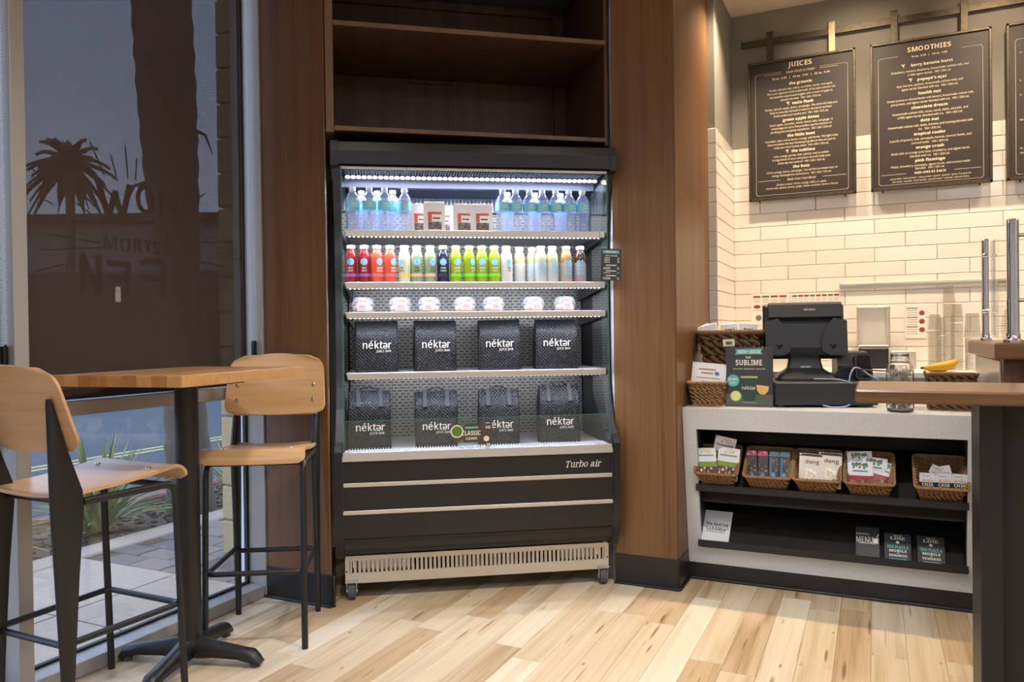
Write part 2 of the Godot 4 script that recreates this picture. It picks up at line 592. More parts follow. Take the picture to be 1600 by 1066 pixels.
	mat("jar_glass", Color(1.0, 1.0, 1.0, 0.0), 0.02, 0.0, {"refraction_enabled": true, "refraction_scale": 0.05})
	glassy("clamshell", hx("d6dee2"), 0.12, 0.05)
	glassy("pet", hx("b4c2ea"), 0.28, 0.06)
	glassy("wrap_film", hx("eef0f4"), 0.35, 0.1)
	var w := Image.create(64, 64, false, Image.FORMAT_RGBA8)
	for y in 64:
		for x in 64:
			var t := rng.randf_range(-0.025, 0.025) + (0.02 if x % 2 == 0 else -0.02)
			w.set_pixel(x, y, Color(0.27 + t, 0.205 + t, 0.17 + t, 0.765 + t * 0.6))
	mat("shade_cloth", Color.WHITE, 0.9, 0.0, {"albedo_texture": ImageTexture.create_from_image(w), "transparency": BaseMaterial3D.TRANSPARENCY_ALPHA, "uv1_triplanar": true, "uv1_scale": Vector3(9, 4, 9)})
	mat("shade_bar", hx("3a302b"), 0.6)
	mat("chain", hx("b8bcc0"), 0.4)
	mat("letter_dark", hx("2a211d"), 0.7)
	mat("letter_white", hx("e8e4da"), 0.6)
	mat("letter_cream", hx("e6d9bd"), 0.6)
	mat("letter_teal", hx("6fb9b8"), 0.6)
	mat("letter_black", hx("1c1c1e"), 0.6)
	mat("board_black", hx("2d2724"), 0.5)
	mat("chalk_card", hx("33343a"), 0.5)
	mat("banner_teal", hx("5fb0b0"), 0.6)
	mat("rope", Color.WHITE, 0.8, 0.0, {"albedo_texture": speckle(["3f2a16", "6e5030", "8c6a42", "a5825a", "5a3e22"], 63, 128, 0.3), "uv1_triplanar": true, "uv1_scale": Vector3(9, 9, 9)})
	mat("rope_dark", Color.WHITE, 0.8, 0.0, {"albedo_texture": speckle(["2e1f11", "4e381f", "6a4f31", "7c5f40", "3d2916"], 64, 128, 0.3), "uv1_triplanar": true, "uv1_scale": Vector3(9, 9, 9)})
	mat("cap_white", hx("f2f2f4"), 0.4)
	mat("paper", hx("efe9e0"), 0.7)
	mat("paper_cool", hx("dfe4ea"), 0.6)
	var q := Image.create(64, 64, false, Image.FORMAT_RGB8)
	for y in 64:
		for x in 64:
			var a := absf(fposmod((x + y) / 32.0, 1.0) - 0.5) * 2.0
			var b := absf(fposmod((x - y) / 32.0, 1.0) - 0.5) * 2.0
			var hh := 1.0 - pow(maxf(a, b), 3.0)
			q.set_pixel(x, y, Color(hh, hh, hh))
	mat("quilted", hx("0e0f13"), 0.42, 0.0, {"metallic_specular": 0.4, "heightmap_enabled": true, "heightmap_scale": 0.3, "heightmap_texture": ImageTexture.create_from_image(q), "uv1_triplanar": true, "uv1_scale": Vector3(30, 30, 30)})
	mat("webbing", hx("101116"), 0.7)
	mat("concrete", Color.WHITE, 0.85, 0.0, {"albedo_texture": speckle(["b09a86", "bfa894", "c8b29e", "b7a08c"], 65, 256, 0.1), "uv1_triplanar": true, "uv1_scale": Vector3(1.5, 1.5, 1.5)})
	mat("curb_stone", Color.WHITE, 0.85, 0.0, {"albedo_texture": speckle(["8f8d88", "a09d97", "aaa8a2"], 66, 128, 0.1), "uv1_triplanar": true, "uv1_scale": Vector3(3, 3, 3)})
	for i in 3:
		mat("paver_%d" % i, Color.WHITE, 0.9, 0.0, {"albedo_texture": speckle([["7d6f68", "92847b", "877a73"], ["6e625e", "82756f", "786c67"], ["8a776c", "9d8a7d", "917f73"]][i], 67 + i, 128, 0.15), "uv1_triplanar": true, "uv1_scale": Vector3(4, 4, 4)})
		mat("block_%d" % i, Color.WHITE, 0.9, 0.0, {"albedo_texture": speckle([["b39d70", "c2ac80", "cdb98e"], ["a8936a", "b8a378", "c4b087"], ["bba67b", "c9b58b", "d2c097"]][i], 72 + i, 128, 0.2), "uv1_triplanar": true, "uv1_scale": Vector3(4, 4, 4)})
	mat("asphalt", Color.WHITE, 0.95, 0.0, {"metallic_specular": 0.2, "albedo_texture": speckle(["4c5054", "565a5e", "606468"], 70, 256, 0.2), "uv1_triplanar": true, "uv1_scale": Vector3(0.8, 0.8, 0.8)})
	mat("road_yellow", hx("b9a466"), 0.8)
	mat("curb_red", hx("8a5450"), 0.8)
	mat("soil", Color.WHITE, 0.95, 0.0, {"albedo_texture": speckle(["3f3127", "5c4a3b", "75614e", "4a3a2e"], 71, 256, 0.3), "uv1_triplanar": true, "uv1_scale": Vector3(2, 2, 2)})
	mat("bark", Color.WHITE, 0.95, 0.0, {"albedo_texture": speckle(["3d342d", "5d5147", "74675b", "4b4038"], 77, 256, 0.08), "uv1_triplanar": true, "uv1_scale": Vector3(2, 5, 2)})
	for i in 3:
		mat("blade_%d" % i, hx(["98a352", "b8b870", "6f8242"][i]), 0.5, 0.0, {"backlight_enabled": true, "backlight": hx("4a5a20")})
	mat("far_green", hx("3c4438"), 0.9)
	mat("far_wall", hx("a89c94"), 0.9)
	mat("far_wall_dark", hx("4a3f3a"), 0.9)

func make_room() -> void:
	var o := struct("floor", "light maple plank floor with streaks and knots")
	var mb := Mb.new()
	mb.box(P(0.7, 0.7, -0.06), Vector3(7.2, 0.112, 9.6))
	part("floor_slab", mb, M.floor_base, o)
	var meshes := []
	for i in 6:
		for l in [0.62, 0.9, 1.2]:
			mb = Mb.new()
			mb.xf.origin = Vector3(i * 0.37, 0, i * 1.31 + l)
			mb.box(Vector3.ZERO, Vector3(0.1222, 0.012, l - 0.0012), Basis(), 0.0008)
			meshes.append([mb.mesh(), mb.xf.origin, l])
	var col := 0
	var a := -2.6
	while a < 1.75:
		var b := 0.55 - rng.randf() * 0.9
		var stop := 3.95 if a > -0.9 else (4.45 if a > -2.3 else 2.9)
		while b < stop:
			var v: Array = meshes[rng.randi() % meshes.size()]
			var m := MeshInstance3D.new()
			m.name = "plank"
			m.mesh = v[0]
			m.material_override = M["maple_%d" % (rng.randi() % 6)]
			m.position = P(a + 0.0615, b + v[2] / 2.0, -0.006) - v[1]
			o.add_child(m, true)
			b += v[2]
		a += 0.123
		col += 1
	mb = Mb.new()
	mb.box(P(0.7, -1.95, -0.006), Vector3(7.0, 0.012, 4.2))
	mb.box(P(2.9, 2.3, -0.006), Vector3(2.3, 0.012, 4.4))
	part("plank_field", mb, M.maple_1, o)
	o = struct("ceiling", "beige painted ceiling")
	mb = Mb.new()
	mb.box(P(0.7, 0.7, 3.32), Vector3(7.2, 0.2, 9.6))
	part("ceiling_slab", mb, M.ceiling_paint, o)
	o = struct("wall_right", "pale painted wall beyond the counter")
	mb = Mb.new()
	mb.box(P(4.1, 0.7, 1.6), Vector3(0.2, 3.3, 9.6))
	part("wall_panel", mb, M.white_paint, o)
	o = struct("wall_front", "pale painted wall behind the viewer")
	mb = Mb.new()
	mb.box(P(0.7, -3.9, 1.6), Vector3(7.2, 3.3, 0.2))
	part("wall_panel", mb, M.white_paint, o)
	# back wall: grey paint over white subway tiles
	var at := P(0.7, 5.035)
	o = struct("wall_back", "grey painted wall over white subway tiles behind the counter", at)
	mb = into(o)
	mb.box(P(0.6, 5.145, 1.6), Vector3(7.0, 3.3, 0.2))
	part("painted_wall", mb, M.wall_gray, o)
	mb = into(o)
	mb.box(P(1.4, 5.042, 1.6), Vector3(4.4, 1.555, 0.006))
	part("grout_bed", mb, M.grout, o)
	var tw := 0.3235
	var th := 0.0838
	var shapes := []
	for w in [tw, tw / 2.0]:
		mb = Mb.new()
		mb.box(Vector3.ZERO, Vector3(w - 0.003, th - 0.003, 0.008), Basis(), 0.0025)
		shapes.append(mb.mesh())
	for row in 18:
		var y := 2.377 - th * (row + 0.5)
		var x := -0.798 + (tw / 2.0 if row % 2 == 0 else 0.0)
		if row % 2 == 0:
			tile(o, shapes[1], P(-0.798 + tw / 4.0, 5.036, y) - at, 0.0)
		while x < 1.15:
			tile(o, shapes[0], P(x + tw / 2.0, 5.036, y) - at, 0.0)
			x += tw
	mb = into(o)
	mb.box(P(2.4, 5.036, 1.6), Vector3(2.3, 1.55, 0.008))
	part("tile_field", mb, M.tile_white, o)
	# short return wall at the left end of the counter bay
	at = P(-0.8, 4.74)
	o = struct("wall_left_return", "short side wall of grey paint over white tiles", at)
	mb = into(o)
	mb.box(P(-0.88, 4.77, 1.6), Vector3(0.15, 3.3, 0.64))
	part("painted_wall", mb, M.wall_gray, o)
	mb = into(o)
	mb.box(P(-0.8045, 4.742, 1.6), Vector3(0.006, 1.555, 0.59))
	mb.box(P(-0.845, 4.446, 1.6), Vector3(0.09, 1.555, 0.006))
	part("grout_bed", mb, M.grout, o)
	for row in 18:
		var y := 2.377 - th * (row + 0.5)
		var b := 4.446
		var first := tw * (0.5 if row % 2 == 0 else 0.95)
		for w in [first, 0.588 - first]:
			mb = Mb.new()
			mb.box(Vector3.ZERO, Vector3(0.008, th - 0.003, w - 0.003), Basis(), 0.0025)
			tile(o, mb.mesh(), P(-0.799, b + w / 2.0, y) - at, 0.0)
			b += w
		mb = Mb.new()
		mb.box(Vector3.ZERO, Vector3(0.05, th - 0.003, 0.008), Basis(), 0.0025)
		tile(o, mb.mesh(), P(-0.82, 4.442, y) - at, 0.0)
	# wood clad piers on both sides of the fridge
	for s in [0, 1]:
		o = struct("wall_pier_left" if s == 0 else "wall_pier_right", ["brown stained wood pier beside the window", "brown stained wood pier between fridge and counter"][s], P([-2.4, -1.0][s], [2.9, 3.8][s]))
		var poly := PackedVector2Array([Vector2(-2.588, 2.774), Vector2(-2.219, 2.774), Vector2(-2.65, 3.324), Vector2(-2.76, 3.324), Vector2(-2.76, 2.774)]) if s == 0 else PackedVector2Array([Vector2(-1.142, 3.606), Vector2(-0.847, 3.606), Vector2(-0.847, 4.44), Vector2(-1.695, 4.44)])
		var bas := Basis(Vector3(1, 0, 0), Vector3(0, 0, -1), Vector3(0, 1, 0))
		mb = into(o)
		mb.prism(poly, 0.0, 3.22, bas)
		part("core", mb, M.white_lam, o)
		mb = into(o)
		if s == 0:
			mb.box(P(-2.402, 2.771, 1.684), Vector3(0.366, 3.075, 0.012), Basis(), 0.002)
		else:
			mb.box(P(-0.9945, 3.603, 1.684), Vector3(0.301, 3.075, 0.012), Basis(), 0.002)
			mb.box(P(-0.846, 4.02, 1.684), Vector3(0.012, 3.075, 0.822), Basis(), 0.002)
		part("wood_panel", mb, M.pier_wood, o)
		mb = into(o)
		if s == 0:
			mb.box(P(-2.409, 2.77, 0.0735), Vector3(0.392, 0.147, 0.014), Basis(), 0.002)
			mb.box(P(-2.409, 2.765, 0.006), Vector3(0.395, 0.012, 0.024), Basis(), 0.003)
			mb.box(P(-2.36, 2.97, 0.07), Vector3(0.012, 0.14, 0.5), Basis(Vector3.UP, deg_to_rad(38.1)), 0.002)
		else:
			mb.box(P(-0.994, 3.602, 0.0735), Vector3(0.312, 0.147, 0.014), Basis(), 0.002)
			mb.box(P(-0.994, 3.597, 0.006), Vector3(0.318, 0.012, 0.024), Basis(), 0.003)
			mb.box(P(-0.843, 3.71, 0.0735), Vector3(0.014, 0.147, 0.22), Basis(), 0.002)
			mb.box(P(-0.838, 3.71, 0.006), Vector3(0.024, 0.012, 0.23), Basis(), 0.003)
		part("baseboard", mb, M.base_vinyl, o)
	# open shelf case over the fridge
	var c := thing("wall_shelf_case", "dark stained wood open shelf case built in above the display fridge", "shelf unit", P(-1.68, 3.182), 38.1)
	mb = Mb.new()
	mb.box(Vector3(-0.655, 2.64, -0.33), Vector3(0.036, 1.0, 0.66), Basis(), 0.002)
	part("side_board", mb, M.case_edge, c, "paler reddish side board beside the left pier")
	mb = Mb.new()
	mb.box(Vector3(0.665, 2.64, -0.36), Vector3(0.02, 1.0, 0.66), Basis(), 0.002)
	part("side_board", mb, M.case_wood, c)
	mb = Mb.new()
	mb.box(Vector3(0.01, 2.6, -0.7), Vector3(1.36, 0.93, 0.02))
	part("back_panel", mb, M.case_wood, c)
	for y in [2.633, 2.160]:
		mb = Mb.new()
		mb.box(Vector3(0.009, y, -0.345), Vector3(1.29, 0.02, 0.67), Basis(), 0.002)
		part("shelf", mb, M.case_wood, c)
		mb = Mb.new()
		mb.box(Vector3(0.009, y, -0.006), Vector3(1.29, 0.021, 0.008), Basis(), 0.002)
		part("edge_band", mb, M.case_edge, c)
	mb = Mb.new()
	mb.box(Vector3(0.62, 2.6, -0.68), Vector3(0.07, 0.9, 0.02), Basis(), 0.003)
	mb.box(Vector3(0.0, 3.03, -0.68), Vector3(1.3, 0.04, 0.02), Basis(), 0.003)
	mb.box(Vector3(-0.11, 2.61, -0.68), Vector3(0.24, 0.02, 0.02), Basis(), 0.003)
	part("cleat", mb, M.case_wood, c)
	mb = Mb.new()
	mb.box(Vector3(0.009, 3.08, -0.345), Vector3(1.29, 0.03, 0.68))
	part("soffit", mb, M.soffit_gray, c)

func tile(o: Node3D, m: Mesh, at: Vector3, turn: float) -> void:
	var t := MeshInstance3D.new()
	t.name = "tile"
	t.mesh = m
	t.material_override = M.tile_white if rng.randf() < 0.6 else M.tile_white_b
	t.position = at
	t.rotation = Vector3(rng.randf_range(-0.006, 0.006), turn, rng.randf_range(-0.002, 0.002)) if m.get_aabb().size.z < 0.02 else Vector3(0, rng.randf_range(-0.006, 0.006), 0)
	o.add_child(t, true)

func make_windows() -> void:
	# window wall at x = -2.6: two tall openings with a low transom and a roller shade each
	for s in [0, 1]:
		var b0: float = [1.666, 0.25][s]
		var b1: float = [2.757, 1.615][s]
		var o := struct("window_%d" % (s + 1), ["aluminium framed shop window with lettering between mullion and pier", "aluminium framed shop window nearest the viewer"][s], P(-2.65, (b0 + b1) / 2.0))
		var bm := (b0 + b1) / 2.0
		var bl := b1 - b0
		var mb := into(o)
		mb.box(P(-2.66, bm, 0.027), Vector3(0.12, 0.054, bl), Basis(), 0.002)
		part("sill_rail", mb, M.window_alu, o)
		mb = into(o)
		mb.box(P(-2.635, bm, 0.974), Vector3(0.07, 0.052, bl), Basis(), 0.002)
		part("transom", mb, M.window_alu, o)
		mb = into(o)
		mb.box(P(-2.66, bm, 3.17), Vector3(0.12, 0.1, bl), Basis(), 0.002)
		part("head_rail", mb, M.window_alu, o)
		mb = into(o)
		mb.box(P(-2.66, b0 - 0.025, 1.61), Vector3(0.12, 3.22, 0.05), Basis(), 0.002)
		if s == 0:
			mb.box(P(-2.652, 2.7805, 1.61), Vector3(0.126, 3.22, 0.047), Basis(), 0.002)
		part("mullion", mb, M.window_alu, o)
		mb = into(o)
		for y in [[0.054, 0.948], [1.0, 3.12]]:
			for b in [b0 + 0.006, b1 - 0.006]:
				mb.box(P(-2.7, b, (y[0] + y[1]) / 2.0), Vector3(0.02, y[1] - y[0], 0.012))
			for y2 in y:
				mb.box(P(-2.7, bm, y2 + (0.005 if y2 == y[0] else -0.005)), Vector3(0.02, 0.01, bl))
		part("gasket", mb, M.gasket, o)
		for y in [[0.056, 0.946], [1.002, 3.118]]:
			mb = into(o)
			mb.box(P(-2.7, bm, (y[0] + y[1]) / 2.0), Vector3(0.006, y[1] - y[0], bl - 0.01))
			part("pane", mb, M.pane, o)
		# roller shade
		var r := thing("roller_shade", ["brown mesh roller shade drawn down over the lettered window", "brown mesh roller shade on the window at the far left edge"][s], "window shade", P(-2.645, bm))
		mb = into(r)
		if s == 0:
			bm -= 0.012
			bl -= 0.02
		mb.box(P(-2.658, bm, 2.06), Vector3(0.0012, 2.05, bl - 0.05))
		part("shade_fabric", mb, M.shade_cloth, r)
		mb = into(r)
		mb.box(P(-2.658, bm, 1.03), Vector3(0.012, 0.035, bl - 0.05), Basis(), 0.004)
		part("hem_bar", mb, M.shade_bar, r)
		mb = into(r)
		mb.cyl(P(-2.655, b0 + 0.01, 3.08), P(-2.655, b1 - 0.01, 3.08), 0.03, 16)
		part("roller_tube", mb, M.shade_bar, r)
		mb = into(r)
		var bc := b1 + (-0.004 if s == 1 else -0.0)
		for d in [-0.012, 0.012]:
			var y := 3.05
			while y > 1.2:
				mb.box(P(-2.635 + d, bc - 0.006, y), Vector3(0.004, 0.006, 0.004), Basis(), 0.0015)
				y -= 0.0105
		part("bead_chain", mb, M.chain, r)
		mb = into(r)
		mb.box(P(-2.635, bc - 0.008, 1.165), Vector3(0.03, 0.085, 0.016), Basis(), 0.006)
		part("chain_holder", mb, M.black_gloss, r)
	# vinyl lettering on the outside of the glass, seen from behind
	var v := thing("window_lettering", "dark hand-drawn vinyl lettering with rays on the upper window pane", "window sign", P(-2.7, 2.2, 1.7))
	var strokes := [[1.981, 1.977, 2.039, 1.861], [2.068, 1.945, 2.093, 1.864], [2.134, 1.997, 2.144, 1.867], [2.187, 1.958, 2.178, 1.867], [1.915, 1.91, 2.007, 1.851], [1.754, 1.831, 1.84, 1.784], [1.92, 1.798, 1.996, 1.732], [1.798, 1.728, 1.828, 1.717], [1.919, 1.737, 1.977, 1.703], [2.448, 1.801, 2.537, 1.871], [2.445, 1.737, 2.477, 1.757], [2.448, 1.701, 2.495, 1.72], [2.531, 1.734, 2.576, 1.753], [1.811, 1.605, 2.018, 1.595], [1.781, 1.545, 2.018, 1.576], [2.443, 1.638, 2.582, 1.658], [1.756, 1.467, 1.924, 1.517], [1.975, 1.533, 2.024, 1.547], [2.443, 1.603, 2.485, 1.608], [2.48, 1.562, 2.615, 1.552]]
	var mb := into(v)
	for s in strokes:
		var d := Vector2(s[2] - s[0], s[3] - s[1])
		mb.box(P(-2.7055, (s[0] + s[2]) / 2.0, (s[1] + s[3]) / 2.0), Vector3(0.001, 0.006, d.length()), Basis(Vector3.RIGHT, d.angle()))
	part("ray", mb, M.letter_dark, v)
	mb = into(v)
	var stroke := func(pts: Array, w: float) -> void:
		for i in pts.size() - 1:
			var d: Vector2 = pts[i + 1] - pts[i]
			mb.box(P(-2.7055, (pts[i].x + pts[i + 1].x) / 2.0, (pts[i].y + pts[i + 1].y) / 2.0), Vector3(0.001, w, d.length() + w * 0.6), Basis(Vector3.RIGHT, d.angle()))
	stroke.call([Vector2(2.01, 1.835), Vector2(2.055, 1.70), Vector2(2.085, 1.80), Vector2(2.115, 1.70), Vector2(2.15, 1.835)], 0.026)
	var oval := []
	for i in 17:
		oval.append(Vector2(2.225 + 0.036 * cos(TAU * i / 16), 1.795 + 0.052 * sin(TAU * i / 16)))
	stroke.call(oval, 0.02)
	stroke.call([Vector2(2.3, 1.74), Vector2(2.3, 1.85), Vector2(2.38, 1.74), Vector2(2.38, 1.85)], 0.024)
	stroke.call([Vector2(2.194, 1.695), Vector2(2.265, 1.707)], 0.016)
	stroke.call([Vector2(1.94, 1.40), Vector2(1.94, 1.54), Vector2(2.01, 1.40), Vector2(2.01, 1.54)], 0.026)
	stroke.call([Vector2(2.05, 1.52), Vector2(2.14, 1.52), Vector2(2.13, 1.40)], 0.024)
	stroke.call([Vector2(2.06, 1.46), Vector2(2.13, 1.46)], 0.02)
	stroke.call([Vector2(2.20, 1.53), Vector2(2.23, 1.545), Vector2(2.31, 1.54), Vector2(2.30, 1.40)], 0.024)
	stroke.call([Vector2(2.22, 1.47), Vector2(2.30, 1.47)], 0.02)
	part("large_letters", mb, M.letter_dark, v)
	mb = into(v)
	mb.text("MORTS", 0.055, P(-2.7055, 2.16, 1.60), true, 1, Basis(Vector3.UP, deg_to_rad(90.0)), 0.0, 1.05)
	part("small_letters", mb, M.letter_dark, v)

func make_outside() -> void:
	var o := struct("trim_1", "light concrete walk outside the window")
	var mb := Mb.new()
	mb.box(P(-3.4, 0.3, -0.06), Vector3(1.3, 0.12, 5.09))
	mb.box(P(-4.095, 2.8, -0.055), Vector3(0.2, 0.13, 12.0), Basis(), 0.01)
	part("concrete_slab", mb, M.concrete, o)
	mb = Mb.new()
	mb.box(P(-3.3, 2.2, 0.0005), Vector3(1.2, 0.0015, 0.006))
	mb.box(P(-3.28, 1.6, 0.0005), Vector3(0.006, 0.0015, 2.4))
	part("control_joint", mb, M.soil, o)
	o = struct("trim_2", "brown paver path beside the planting bed")
	mb = Mb.new()
	mb.box(P(-3.38, 5.3, -0.09), Vector3(1.24, 0.16, 4.9))
	part("paver_bed", mb, M.soil, o)
	var sh := []
	mb = Mb.new()
	mb.box(Vector3.ZERO, Vector3(0.232, 0.06, 0.152), Basis(), 0.006)
	sh.append(mb.mesh())
	for i in 20:
		for j in 6:
			var m := MeshInstance3D.new()
			m.name = "paver"
			m.mesh = sh[0]
			m.material_override = M["paver_%d" % (rng.randi() % 3)]
			m.position = P(-3.95 + 0.116 + j * 0.24 - (0.12 if i % 2 else 0.0) + 0.06, 2.93 + i * 0.16, -0.03 + rng.randf_range(-0.002, 0.002))
			if m.position.x > -4.0 and m.position.x < -2.75:
				o.add_child(m, true)
	o = struct("trim_3", "planting bed of bark mulch along the kerb")
	mb = Mb.new()
	mb.box(P(-4.62, 3.0, -0.08), Vector3(0.86, 0.12, 16.0))
	for i in 500:
		mb.box(P(-4.22 - rng.randf() * 0.75, 2.2 + rng.randf() * 3.2, -0.018 + rng.randf() * 0.01), Vector3(0.05, 0.012, 0.02) * rng.randf_range(0.5, 1.2), Basis(Vector3.UP, rng.randf() * TAU) * Basis(Vector3.RIGHT, rng.randf_range(-0.3, 0.3)))
	part("mulch", mb, M.soil, o).set_meta("kind", "stuff")
	mb = Mb.new()
	mb.box(P(-5.1, 3.0, -0.07), Vector3(0.14, 0.16, 24.0), Basis(), 0.015)
	part("kerb", mb, M.curb_red, o, "faded red painted kerb")
	o = struct("trim_4", "grey asphalt street with a double yellow line")
	mb = Mb.new()
	mb.box(P(-15.0, 8.0, -0.2), Vector3(20.0, 0.1, 60.0))
	part("road", mb, M.asphalt, o)
	for d in [0.0, 0.2]:
		mb = Mb.new()
		mb.box(P(-8.0 - d, 8.0, -0.149), Vector3(0.09, 0.004, 60.0))
		part("lane_line", mb, M.road_yellow, o)
	mb = Mb.new()
	mb.box(P(-30.0, 10.0, -0.5), Vector3(120.0, 0.4, 120.0))
	part("ground", mb, M.soil, o)
	# block pillar by the glass
	o = thing("block_pillar", "tan split-face block pillar standing just outside the window", "pillar", P(-3.1, 3.4))
	mb = into(o)
	mb.box(P(-3.05, 3.41, 1.75), Vector3(0.52, 3.5, 0.34))
	part("mortar", mb, M.curb_stone, o)
	for i in 18:
		var off := 0.0 if i % 2 else 0.2
		for seg in [[-3.335, -3.135 + off], [-3.125 + off, -2.79]]:
			if seg[1] - seg[0] < 0.05:
				continue
			mb = into(o)
			mb.box(P((seg[0] + seg[1]) / 2.0, 3.41, 0.098 + i * 0.195), Vector3(seg[1] - seg[0], 0.183, 0.39), Basis(), 0.006)
			part("block", mb, M["block_%d" % (rng.randi() % 3)], o)
	# palm close to the window
	o = thing("palm_tree", "thick palm trunk rising from the planting bed outside the window", "tree", P(-4.45, 4.0))
	var prof := []
	var path := PackedVector3Array()
	var rad := []
	for i in 70:
		var y := -0.05 + i * 0.1
		var saw := (0.005 if i % 2 else -0.004) + rng.randf_range(-0.003, 0.003)
		path.append(P(-4.45 - 0.13 * y / 3.6, 4.0 - 0.02 * y, y))
		rad.append(0.14 + 0.03 * exp(-y * 2.5) + 0.06 * smoothstep(0.8, 3.4, y) + saw)
	mb = into(o)
	mb.tube(path, rad, 16)
	part("trunk", mb, M.bark, o)
	for i in 26:
		mb = into(o)
		var y := rng.randf_range(2.3, 6.5)
		var w := rng.randf() * TAU
		var c := P(-4.45 - 0.13 * y / 3.6, 4.0 - 0.02 * y, y)
		var d := Vector3(cos(w), 0, sin(w))
		mb.tube(PackedVector3Array([c + d * 0.15, c + d * 0.26 + Vector3.DOWN * 0.03, c + d * 0.31 + Vector3.DOWN * 0.16]), [0.02, 0.012, 0.003], 5)
		part("frond_stub", mb, M.bark, o)
	# strap-leaved plants
	for k in 3:
		var c: Vector3 = [P(-4.5, 3.3), P(-4.55, 4.55), P(-4.6, 2.55)][k]
		o = thing("flax_plant", ["strap-leaved green and yellow flax plant nearest the window post", "flax plant half hidden behind the palm trunk", "flax plant at the left edge of the lower pane"][k], "plant", c)
		for i in ([120, 44, 60][k] as int):
			var w := rng.randf() * TAU
			var tilt := rng.randf_range(0.15, 1.25)
			var l := rng.randf_range(0.36, 0.62)
			var d := Vector3(cos(w), 0, sin(w))
			var g := []
			for j in 7:
				var t := j / 6.0
				var q := c + d * (0.03 + l * t * sin(tilt) * (0.7 + 0.3 * t)) + Vector3.UP * (l * (t * cos(tilt) + 0.25 * t - 0.42 * t * t * sin(tilt)) - 0.02)
				var sd := d.cross(Vector3.UP) * 0.021 * (1.0 - t * t * 0.97)
				g.append(PackedVector3Array([q - sd, q + Vector3.DOWN * 0.004, q + sd]))
			mb = into(o)
			mb.sheet(g, 0.0015)
			part("leaf", mb, M["blade_%d" % (rng.randi() % 3)], o)
	# far things across the street
	o = struct("trim_5", "dark low wall across the street")
	mb = Mb.new()
	mb.xf = Transform3D(Basis(Vector3.UP, deg_to_rad(25.2)), P(-19.5, 15.4))
	mb.box(Vector3(-4, 1.6, -0.5), Vector3(26.0, 3.2, 0.6))
	part("wall_panel", mb, M.far_wall_dark, o)
	o = thing("far_building", "pale flat-roofed building across the street", "building", P(-39.0, 31.0), 25.2)
	mb = Mb.new()
	mb.box(Vector3(-3, 3.2, 0), Vector3(44.0, 8.6, 8.0))
	part("wall", mb, M.far_wall, o)
	mb = Mb.new()
	mb.box(Vector3(-3, 7.6, 0.3), Vector3(44.4, 0.45, 8.4), Basis(), 0.05)
	part("parapet", mb, M.far_wall_dark, o)
	rng.seed = 23
	for s in [[-28.3, 19.8, 8.2, 1.9], [-33.0, 18.5, 6.2, 1.8]]:
		o = thing("far_palm", ["small palm with a loose round crown across the street", "darker palm at the left edge of the window view"][0 if s[2] > 7.0 else 1], "tree", P(s[0], s[1]))
		mb = into(o)
		mb.tube(PackedVector3Array([P(s[0], s[1], -0.3), P(s[0], s[1], s[2] * 0.5), P(s[0] + 0.1, s[1], s[2])]), [0.22, 0.17, 0.16], 8)
		part("trunk", mb, M.bark, o)
		for i in 70:
			var w := rng.randf() * TAU
			var el := rng.randf_range(-0.9, 1.4)
			var d := Vector3(cos(w), 0, sin(w))
			var l: float = s[3] * rng.randf_range(0.6, 1.1)
			var g := []
			for j in 7:
				var t := j / 6.0
				var q := P(s[0], s[1], s[2]) + d * l * t * cos(el) + Vector3.UP * (l * (t * sin(el) - 0.5 * t * t))
				var sd := d.cross(Vector3.UP) * 0.22 * sin(PI * minf(t + 0.12, 1.0))
				g.append(PackedVector3Array([q - sd + Vector3.DOWN * 0.12, q, q + sd + Vector3.DOWN * 0.12]))
			mb = into(o)
			mb.sheet(g, 0.01)
			part("frond", mb, M.far_green, o)
	o = thing("wall_lamp", "lit vertical lamp on the dark wall across the street", "lamp", P(-19.2, 15.0, 2.48), 25.2)
	mb = Mb.new()
	mb.box(Vector3(0, 0, 0.28), Vector3(0.12, 0.42, 0.1), Basis(), 0.02)
	part("lamp_lens", mb, mat("lamp_far", hx("ffe9c8"), 0.5, 0.0, {"emission_enabled": true, "emission": hx("ffe9c8"), "emission_energy_multiplier": 3.0}), o)
	mb = Mb.new()
	mb.box(Vector3(0, 0, 0.2), Vector3(0.16, 0.5, 0.08), Basis(), 0.02)
	part("back_plate", mb, M.black_steel, o)

func face_b(y: float) -> float:   # depth of the leaning counter front at height y
	return 3.70 + (0.857 - y) * 0.1486

